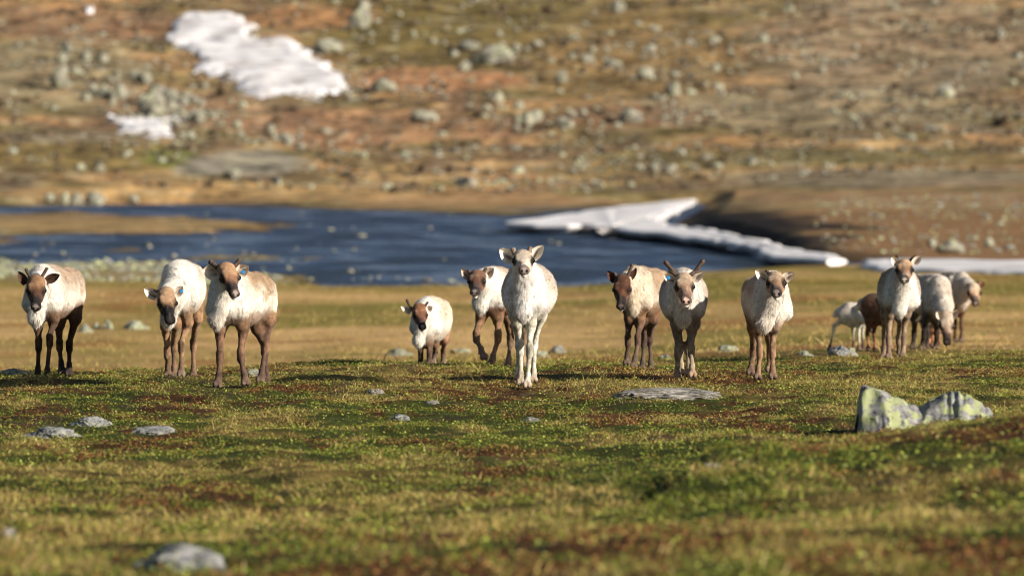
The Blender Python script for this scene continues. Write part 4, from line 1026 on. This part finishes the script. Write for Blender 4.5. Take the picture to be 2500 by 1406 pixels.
        capf = np.array([(n_ - 9 + i, n_ - 9 + (i + 1) % 9, n_) for i in range(9)])
        v = v + (0.0025 * sz) * vn3(v[:, 0] * 60, v[:, 1] * 60, v[:, 2] * 60, 9)[:, None]
        mesh_obj('antler', v - o, [f, capf], M_antler_pale if a.get('pale_antler') else M_antler, root)
    return root

GF, GB = 'reindeer standing in a line on the grassy ridge', 'reindeer grazing behind the ridge on the right'
BR = dict(coat=(226, 208, 184), back=(190, 152, 116), belly=(150, 104, 72), leg=(124, 80, 56), leglo=(104, 70, 54), face=(132, 92, 64), fore=(168, 126, 88), muz=(52, 38, 34), ear_in=(222, 208, 190), ear_out=(110, 80, 62))
def R_(**k): q = dict(BR); q.update(k); return q
HERD = [
 R_(seed=1, d=76.0, label='leftmost reindeer, brown face, two upright dark antler spikes and dark legs', group=GF, yaw=15, S=(103, 715), P=(165, 707), wS=(0.16, 0.24), wM=(0.2, 0.235), wP=(0.155, 0.2),
    poll=(88, 676), nose=(89, 752), ears=[((60, 694), (45, 663), 0.07, 0.2), ((115, 686), (145, 671), 0.075, 0.1)], antlers=[([(74, 677), (68, 668), (63, 656)], 0.014, 0.012), ([(101, 677), (108, 666), (115, 654)], 0.014, 0.013)],
    beard=(86, 797), legs=[('F', (91, 790), (94, 842), (91, 926), -0.1), ('F', (132, 778), (121, 832), (112, 931), -0.28), ('H', (145, 790), (145, 842), (151, 922), 0.0), ('H', (186, 776), (169, 845), (168, 923), -0.08)],
    ear_in=(84, 58, 46), ear_dk=(40, 28, 24), ear_out=(58, 40, 34), leg=(92, 58, 42), leglo=(56, 38, 32), fore=(160, 116, 78), face=(96, 64, 46), muz=(40, 30, 28), sad=0.6, bel=0.85, hoof=(60, 42, 34)),
 R_(seed=2, d=75.9, label='pale reindeer with lowered head and black muzzle, left neighbour of the blue-tagged brown-faced one', group=GF, yaw=7, S=(437, 702), P=(458, 695), wS=(0.17, 0.235), wM=(0.2, 0.24), wP=(0.165, 0.2),
    poll=(404, 706), nose=(417, 785), hd=0.8, nbz=-0.02, ears=[((380, 727), (352, 704), 0.085, 0.0), ((430, 722), (446, 700), 0.075, 0.1)], antlers=[([(388, 713), (376, 708)], 0.013, 0.011)], beard=(410, 800), tag=(1, (443, 711)),
    legs=[('F', (404, 795), (408, 862), (410, 923), 0.1), ('F', (458, 786), (443, 848), (442, 936), -0.25), ('H', (430, 790), (424, 845), (425, 920), 0.0), ('H', (482, 775), (472, 842), (472, 923), 0.0)],
    coat=(234, 220, 198), back=(206, 180, 150), bel=0.35, fore=(186, 146, 108), face=(178, 136, 98), muz=(22, 19, 20), mz0=0.13, pad=(34, 30, 32), rim=0.3, leg=(166, 116, 82), leglo=(128, 88, 66), sad=0.5),
 R_(seed=3, d=73.1, label='brown-faced reindeer with big white ears, a blue tag and rust-brown legs, third from left', group=GF, yaw=22, S=(556, 728), P=(628, 722), wS=(0.185, 0.25), wM=(0.2, 0.24), wP=(0.165, 0.21),
    poll=(553, 646), nose=(576, 719), hw=1.06, hd=0.4, ears=[((533, 668), (495, 660), 0.125, 0.1), ((583, 668), (606, 650), 0.10, -0.1)], antlers=[([(535, 657), (523, 646), (511, 637)], 0.021, 0.018), ([(571, 652), (578, 643), (586, 633)], 0.02, 0.017)], tag=(1, (593, 664)),
    beard=(528, 802), legs=[('F', (536, 800), (537, 874), (531, 943), -0.12), ('F', (594, 796), (588, 868), (600, 938), -0.2), ('H', (630, 800), (646, 852), (651, 931), 0.05), ('H', (658, 780), (648, 846), (635, 931), -0.1)],
    leg=(138, 92, 68), leglo=(102, 68, 54), fore=(182, 138, 98), face=(140, 98, 72), muz=(54, 42, 42), coat=(232, 216, 192), back=(190, 154, 116), sad=0.85, bel=0.75, lg=1.12, cheek=(200, 180, 158)),
 R_(seed=4, d=84.5, s=0.84, label='small pale reindeer with a red-brown face, feet hidden behind the grassy crest', group=GF, yaw=13, S=(1040, 780), P=(1068, 772), wS=(0.18, 0.25), wM=(0.22, 0.27), wP=(0.185, 0.22),
    poll=(1023, 745), nose=(1032, 800), ears=[((1001, 764), (979, 747), 0.07, 0.0), ((1043, 758), (1056, 749), 0.07, 0.1)], antlers=[([(1006, 757), (999, 745), (993, 731)], 0.017, 0.014), ([(1037, 748), (1045, 737)], 0.015, 0.013)], beard=(1021, 848),
    legs=[('F', (1026, 840), (1027, 868), (1027, 900), 0.0), ('F', (1048, 838), (1048, 866), (1047, 900), -0.1), ('H', (1062, 838), (1062, 866), (1058, 900), 0.0), ('H', (1087, 828), (1082, 862), (1082, 900), 0.0)],
    coat=(234, 216, 190), back=(216, 186, 150), sad=0.5, bel=0.3, fore=(150, 98, 66), face=(122, 78, 54), muz=(66, 46, 42), leg=(140, 92, 66), vox=0.01, hairs=16000),
 R_(seed=5, d=82.5, label='brown-faced reindeer stepping forward behind the white one, a front leg raised', group=GF, yaw=24, S=(1196, 712), P=(1262, 705), wS=(0.16, 0.22), wM=(0.2, 0.22), wP=(0.16, 0.19),
    poll=(1166, 664), nose=(1159, 714), ears=[((1142, 682), (1127, 656), 0.065, 0.2), ((1184, 678), (1205, 655), 0.085, 0.0)], antlers=[([(1150, 673), (1143, 659)], 0.019, 0.015), ([(1180, 667), (1187, 654)], 0.018, 0.014)], beard=(1172, 765),
    legs=[('F', (1176, 770), (1163, 823), (1182, 880, 1), -0.3), ('F', (1215, 772), (1216, 822), (1197, 892), -0.15), ('H', (1240, 772), (1246, 830), (1240, 892), 0.0), ('H', (1272, 770), (1280, 830), (1276, 892), 0.0)],
    coat=(232, 214, 188), back=(196, 152, 116), belly=(150, 98, 64), bel=0.95, sad=0.5, fore=(138, 96, 68), face=(112, 74, 54), muz=(66, 50, 48), leg=(158, 108, 76), leglo=(150, 112, 86), ear_out=(206, 186, 164), ear_in=(190, 168, 146), vox=0.0095, hairs=20000, lg=1.15),
 R_(seed=6, d=73.5, label='all-white reindeer at the centre with raised head and short antler stubs, nearest of the herd', group=GF, yaw=1, S=(1282, 710), P=(1292, 703), wS=(0.165, 0.24), wM=(0.24, 0.25), wP=(0.19, 0.2), mx=0.018,
    poll=(1276, 613), nose=(1280, 660), hd=0.5, hw=1.12, pd=0.055, nw=0.092, ears=[((1250, 640), (1221, 607), 0.105, 0.15), ((1300, 634), (1325, 599), 0.09, -0.25)], antlers=[([(1256, 622), (1252, 606)], 0.02, 0.019), ([(1292, 618), (1295, 603)], 0.02, 0.018)], pale_antler=1, beard=(1276, 786),
    legs=[('F', (1262, 792), (1271, 852), (1271, 934), -0.12), ('F', (1297, 788), (1293, 857), (1287, 947), -0.42), ('H', (1322, 770), (1305, 838), (1302, 930), -0.2), ('H', (1256, 770), (1266, 838), (1266, 926), 0.0)],
    coat=(226, 214, 200), back=(206, 186, 166), belly=(200, 184, 168), neck=(240, 232, 222), leg=(200, 182, 162), leglo=(196, 170, 146), legw=0.4, face=(206, 190, 170), fore=(206, 186, 160), muz=(196, 172, 152), pad=(150, 134, 128), rim=0.75, hoof=(178, 148, 122),
    ear_in=(232, 222, 206), ear_out=(222, 210, 194), ear_dk=(66, 52, 46), sad=0.7, bel=0.4, hairs=34000, vox=0.0075, fleck=0.6),
 R_(seed=7, d=81.5, label='dark-brown-faced reindeer with dark antlers, half behind the one with V-shaped antlers', group=GF, yaw=18, S=(1550, 712), P=(1600, 706), wS=(0.15, 0.225), wM=(0.185, 0.23), wP=(0.16, 0.2),
    poll=(1519, 675), nose=(1516, 750), ears=[((1499, 689), (1484, 661), 0.065, 0.3), ((1541, 682), (1554, 655), 0.06, 0.6)], antlers=[([(1506, 680), (1500, 665)], 0.015, 0.013), ([(1533, 676), (1538, 660), (1544, 645)], 0.016, 0.013)], beard=(1545, 770),
    legs=[('F', (1536, 778), (1533, 832), (1530, 898), 0.0), ('F', (1563, 784), (1557, 832), (1547, 900), -0.35), ('H', (1572, 780), (1572, 835), (1568, 896), 0.0), ('H', (1596, 778), (1587, 826), (1590, 898), 0.0)],
    coat=(226, 204, 174), back=(196, 160, 122), belly=(150, 98, 62), bel=0.95, sad=0.7, fore=(96, 58, 38), face=(104, 64, 42), muz=(42, 30, 28), neck=(222, 196, 160), leg=(110, 74, 58), leglo=(98, 72, 62), ear_in=(84, 52, 38), ear_dk=(58, 34, 26), ear_out=(72, 46, 34), pad=(120, 100, 92), vox=0.0095, hairs=20000),
 R_(seed=8, d=74.9, label='grey-white reindeer with V-shaped antlers, pink nose and a blue-tagged ear', group=GF, yaw=-1, S=(1670, 728), P=(1667, 712), wS=(0.165, 0.24), wM=(0.212, 0.25), wP=(0.18, 0.21),
    poll=(1669, 671), nose=(1675, 735), hd=0.5, ears=[((1650, 688), (1621, 672), 0.082, 0.1), ((1690, 685), (1716, 664), 0.08, -0.1)], antlers=[([(1655, 676), (1640, 658), (1623, 638)], 0.015, 0.0175), ([(1645, 668), (1633, 661)], 0.014, 0.011), ([(1685, 676), (1701, 658), (1718, 635)], 0.015, 0.0175), ([(1690, 668), (1704, 661)], 0.018, 0.012)], tag=(0, (1632, 678)),
    beard=(1668, 798), legs=[('F', (1653, 800), (1655, 862), (1654, 933), -0.1), ('F', (1690, 800), (1688, 858), (1691, 941), -0.25), ('H', (1650, 790), (1662, 850), (1664, 928), 0.0), ('H', (1695, 790), (1680, 850), (1683, 926), 0.0)],
    coat=(214, 198, 180), back=(200, 178, 154), belly=(150, 124, 104), neck=(226, 214, 198), leg=(140, 116, 98), leglo=(168, 136, 110), face=(160, 128, 104), fore=(196, 166, 134), muz=(110, 84, 70), pad=(226, 184, 168), rim=0.25, chin=(236, 222, 208), hoof=(170, 128, 92), sad=0.7, bel=0.6, vox=0.008, hairs=30000),
 R_(seed=9, d=74.5, label='tan-faced reindeer with one dark antler stub and wide pale ears, standing clear of the others', group=GF, yaw=-13, S=(1886, 734), P=(1852, 728), wS=(0.15, 0.245), wM=(0.19, 0.25), wP=(0.155, 0.2),
    poll=(1894, 668), nose=(1895, 716), ears=[((1871, 684), (1845, 659), 0.088, 0.1), ((1913, 684), (1939, 666), 0.08, -0.1)], antlers=[([(1881, 674), (1876, 666), (1870, 659)], 0.014, 0.013)], beard=(1868, 810),
    legs=[('F', (1851, 803), (1855, 858), (1850, 935), -0.1), ('F', (1890, 800), (1886, 858), (1887, 937), -0.15), ('H', (1838, 800), (1839, 862), (1832, 931), -0.1), ('H', (1872, 800), (1880, 862), (1879, 928), 0.1)],
    coat=(222, 204, 184), back=(196, 166, 138), belly=(170, 128, 94), leg=(158, 112, 80), leglo=(150, 104, 76), face=(158, 122, 92), fore=(196, 164, 130), muz=(90, 68, 58), ear_in=(214, 200, 184), ear_out=(190, 170, 150), sad=0.7, bel=0.7, vox=0.008, hairs=30000, lg=0.98),
 R_(seed=10, d=87.5, label='pale reindeer with tan forehead and black eye rings, standing in front of the calves', group=GF, yaw=-6, S=(2202, 712), P=(2187, 702), wS=(0.165, 0.245), wM=(0.225, 0.255), wP=(0.18, 0.21),
    poll=(2208, 637), nose=(2207, 684), hd=0.5, hw=1.1, edd=-0.05, ears=[((2190, 648), (2177, 627), 0.07, 0.2), ((2232, 644), (2250, 624), 0.07, -0.1)], antlers=[([(2195, 642), (2189, 634), (2192, 624)], 0.022, 0.018), ([(2220, 642), (2230, 632), (2238, 626)], 0.024, 0.02)], beard=(2196, 775),
    legs=[('F', (2172, 768), (2170, 832), (2170, 884), -0.1), ('F', (2212, 768), (2207, 832), (2204, 884), -0.1), ('H', (2160, 768), (2160, 830), (2157, 882), 0.1), ('H', (2200, 768), (2194, 830), (2196, 882), 0.2)],
    coat=(212, 196, 176), back=(182, 154, 128), belly=(120, 92, 72), leg=(150, 116, 90), leglo=(150, 112, 88), face=(140, 104, 78), fore=(196, 156, 116), muz=(140, 116, 100), pad=(190, 176, 160), ear_in=(224, 210, 194), ear_dk=(150, 124, 104), ear_out=(190, 168, 146), sad=0.7, bel=0.8, vox=0.0095, hairs=22000),
 R_(seed=11, d=99.0, s=0.56, label='small white calf seen from behind, one hind leg stretched back', group=GB, cat='reindeer calf', yaw=-78, L=0.62, S=(2108, 766), P=(2068, 766), wS=(0.2, 0.2), wM=(0.17, 0.19), wP=(0.16, 0.18),
    poll=(2122, 778), nose=(2130, 808), hd=0.4, ears=[((2118, 780), (2110, 768), 0.07, 0.2), ((2126, 780), (2134, 770), 0.07, 0.2)], antlers=[],
    legs=[('F', (2105, 784), (2107, 800), (2107, 824), 0.0), ('F', (2096, 786), (2097, 802), (2098, 824), -0.1), ('H', (2060, 778), (2036, 800), (2024, 830), -0.1), ('H', (2080, 790), (2083, 804), (2084, 826), 0.1)],
    coat=(222, 208, 194), back=(222, 206, 190), belly=(210, 196, 184), leg=(214, 196, 180), face=(210, 190, 170), muz=(120, 96, 84), ear_in=(200, 180, 160), ear_out=(214, 200, 184), vox=0.014, hairs=6000, lg=1.25),
 R_(seed=12, d=94.5, s=0.62, label='dark brown calf partly hidden behind the pale reindeer, next to the white calf', group=GB, cat='reindeer calf', yaw=-80, L=0.62, S=(2168, 750), P=(2126, 746), wS=(0.19, 0.2), wM=(0.17, 0.2), wP=(0.16, 0.18),
    poll=(2196, 762), nose=(2202, 792), hd=0.3, ears=[((2192, 764), (2186, 757), 0.06, 0.2)], antlers=[],
    legs=[('F', (2160, 786), (2157, 812), (2156, 850), 0.0), ('F', (2172, 786), (2176, 812), (2176, 850), 0.1), ('H', (2122, 784), (2118, 814), (2123, 850), 0.0), ('H', (2136, 786), (2134, 814), (2138, 850), 0.1)],
    coat=(110, 72, 48), back=(84, 52, 34), belly=(96, 62, 42), neck=(90, 58, 40), leg=(110, 64, 38), leglo=(180, 110, 66), face=(90, 58, 42), muz=(40, 30, 26), ear_in=(90, 60, 44), ear_out=(80, 52, 38), vox=0.013, hairs=6000, lg=1.1),
 R_(seed=13, d=96.0, label='pale reindeer grazing with its head down to the grass, right of the calves', group=GB, yaw=-24, S=(2294, 724), P=(2240, 712), wS=(0.15, 0.235), wM=(0.2, 0.24), wP=(0.16, 0.2),
    poll=(2311, 772), nose=(2313, 840), hd=0.8, nbz=-0.05, pd=0.0, nw=0.095, edd=-0.09, ears=[((2300, 778), (2287, 760), 0.08, 0.0), ((2324, 778), (2338, 757), 0.08, 0.0)], antlers=[],
    legs=[('F', (2262, 785), (2256, 818), (2250, 856), 0.0), ('F', (2290, 788), (2287, 820), (2284, 856), 0.1), ('H', (2232, 775), (2232, 815), (2229, 852), 0.0), ('H', (2258, 780), (2264, 815), (2262, 852), 0.2)],
    coat=(206, 188, 168), back=(206, 184, 158), belly=(150, 126, 106), leg=(60, 44, 36), leglo=(52, 38, 32), face=(186, 156, 130), fore=(206, 184, 160), muz=(70, 50, 44), pad=(60, 44, 40), chin=(120, 96, 84), neck=(214, 196, 172), ear_in=(206, 190, 170), ear_out=(206, 190, 170), vox=0.011, hairs=14000),
 R_(seed=14, d=110.0, label='pale reindeer looking towards the right edge, behind the grazing one', group=GB, yaw=-50, S=(2345, 710), P=(2284, 704), wS=(0.17, 0.23), wM=(0.2, 0.24), wP=(0.16, 0.19),
    poll=(2377, 694), nose=(2381, 742), hd=0.5, hw=1.1, ears=[((2368, 704), (2358, 694), 0.06, 0.2), ((2388, 702), (2404, 688), 0.08, 0.0)], antlers=[([(2386, 694), (2389, 686)], 0.018, 0.014)], beard=(2352, 755),
    legs=[('F', (2347, 758), (2348, 795), (2348, 838), 0.0), ('F', (2330, 758), (2332, 795), (2334, 838), 0.2), ('H', (2290, 758), (2294, 795), (2290, 838), 0.0), ('H', (2276, 758), (2276, 795), (2272, 838), 0.1)],
    coat=(196, 180, 162), back=(204, 184, 160), belly=(110, 84, 68), leg=(120, 78, 52), leglo=(112, 74, 52), face=(200, 160, 126), fore=(214, 186, 156), muz=(90, 70, 62), pad=(130, 112, 104), chin=(150, 130, 116), neck=(206, 190, 168), ear_in=(170, 130, 104), ear_out=(150, 112, 88), vox=0.012, hairs=12000),
 R_(seed=15, d=100.0, s=0.55, label='rust-brown calf standing between the legs of the grazing reindeer', group=GB, cat='reindeer calf', yaw=-30, L=0.6, S=(2286, 790), P=(2266, 786), wS=(0.15, 0.19), wM=(0.17, 0.19), wP=(0.15, 0.17),
    poll=(2288, 770), nose=(2293, 796), hd=0.3, ears=[((2282, 776), (2276, 768), 0.06, 0.2), ((2293, 776), (2300, 768), 0.06, 0.2)], antlers=[],
    legs=[('F', (2278, 806), (2277, 826), (2275, 852), 0.0), ('F', (2293, 806), (2293, 826), (2296, 852), 0.0), ('H', (2260, 806), (2258, 826), (2256, 850), 0.0), ('H', (2272, 806), (2270, 826), (2268, 850), 0.0)],
    coat=(170, 108, 64), back=(120, 74, 46), belly=(190, 130, 84), neck=(176, 112, 68), leg=(190, 120, 76), leglo=(180, 110, 70), face=(120, 76, 50), muz=(50, 36, 30), ear_in=(120, 80, 56), ear_out=(110, 72, 50), vox=0.014, hairs=4000),
]
for a in HERD: reindeer(a)
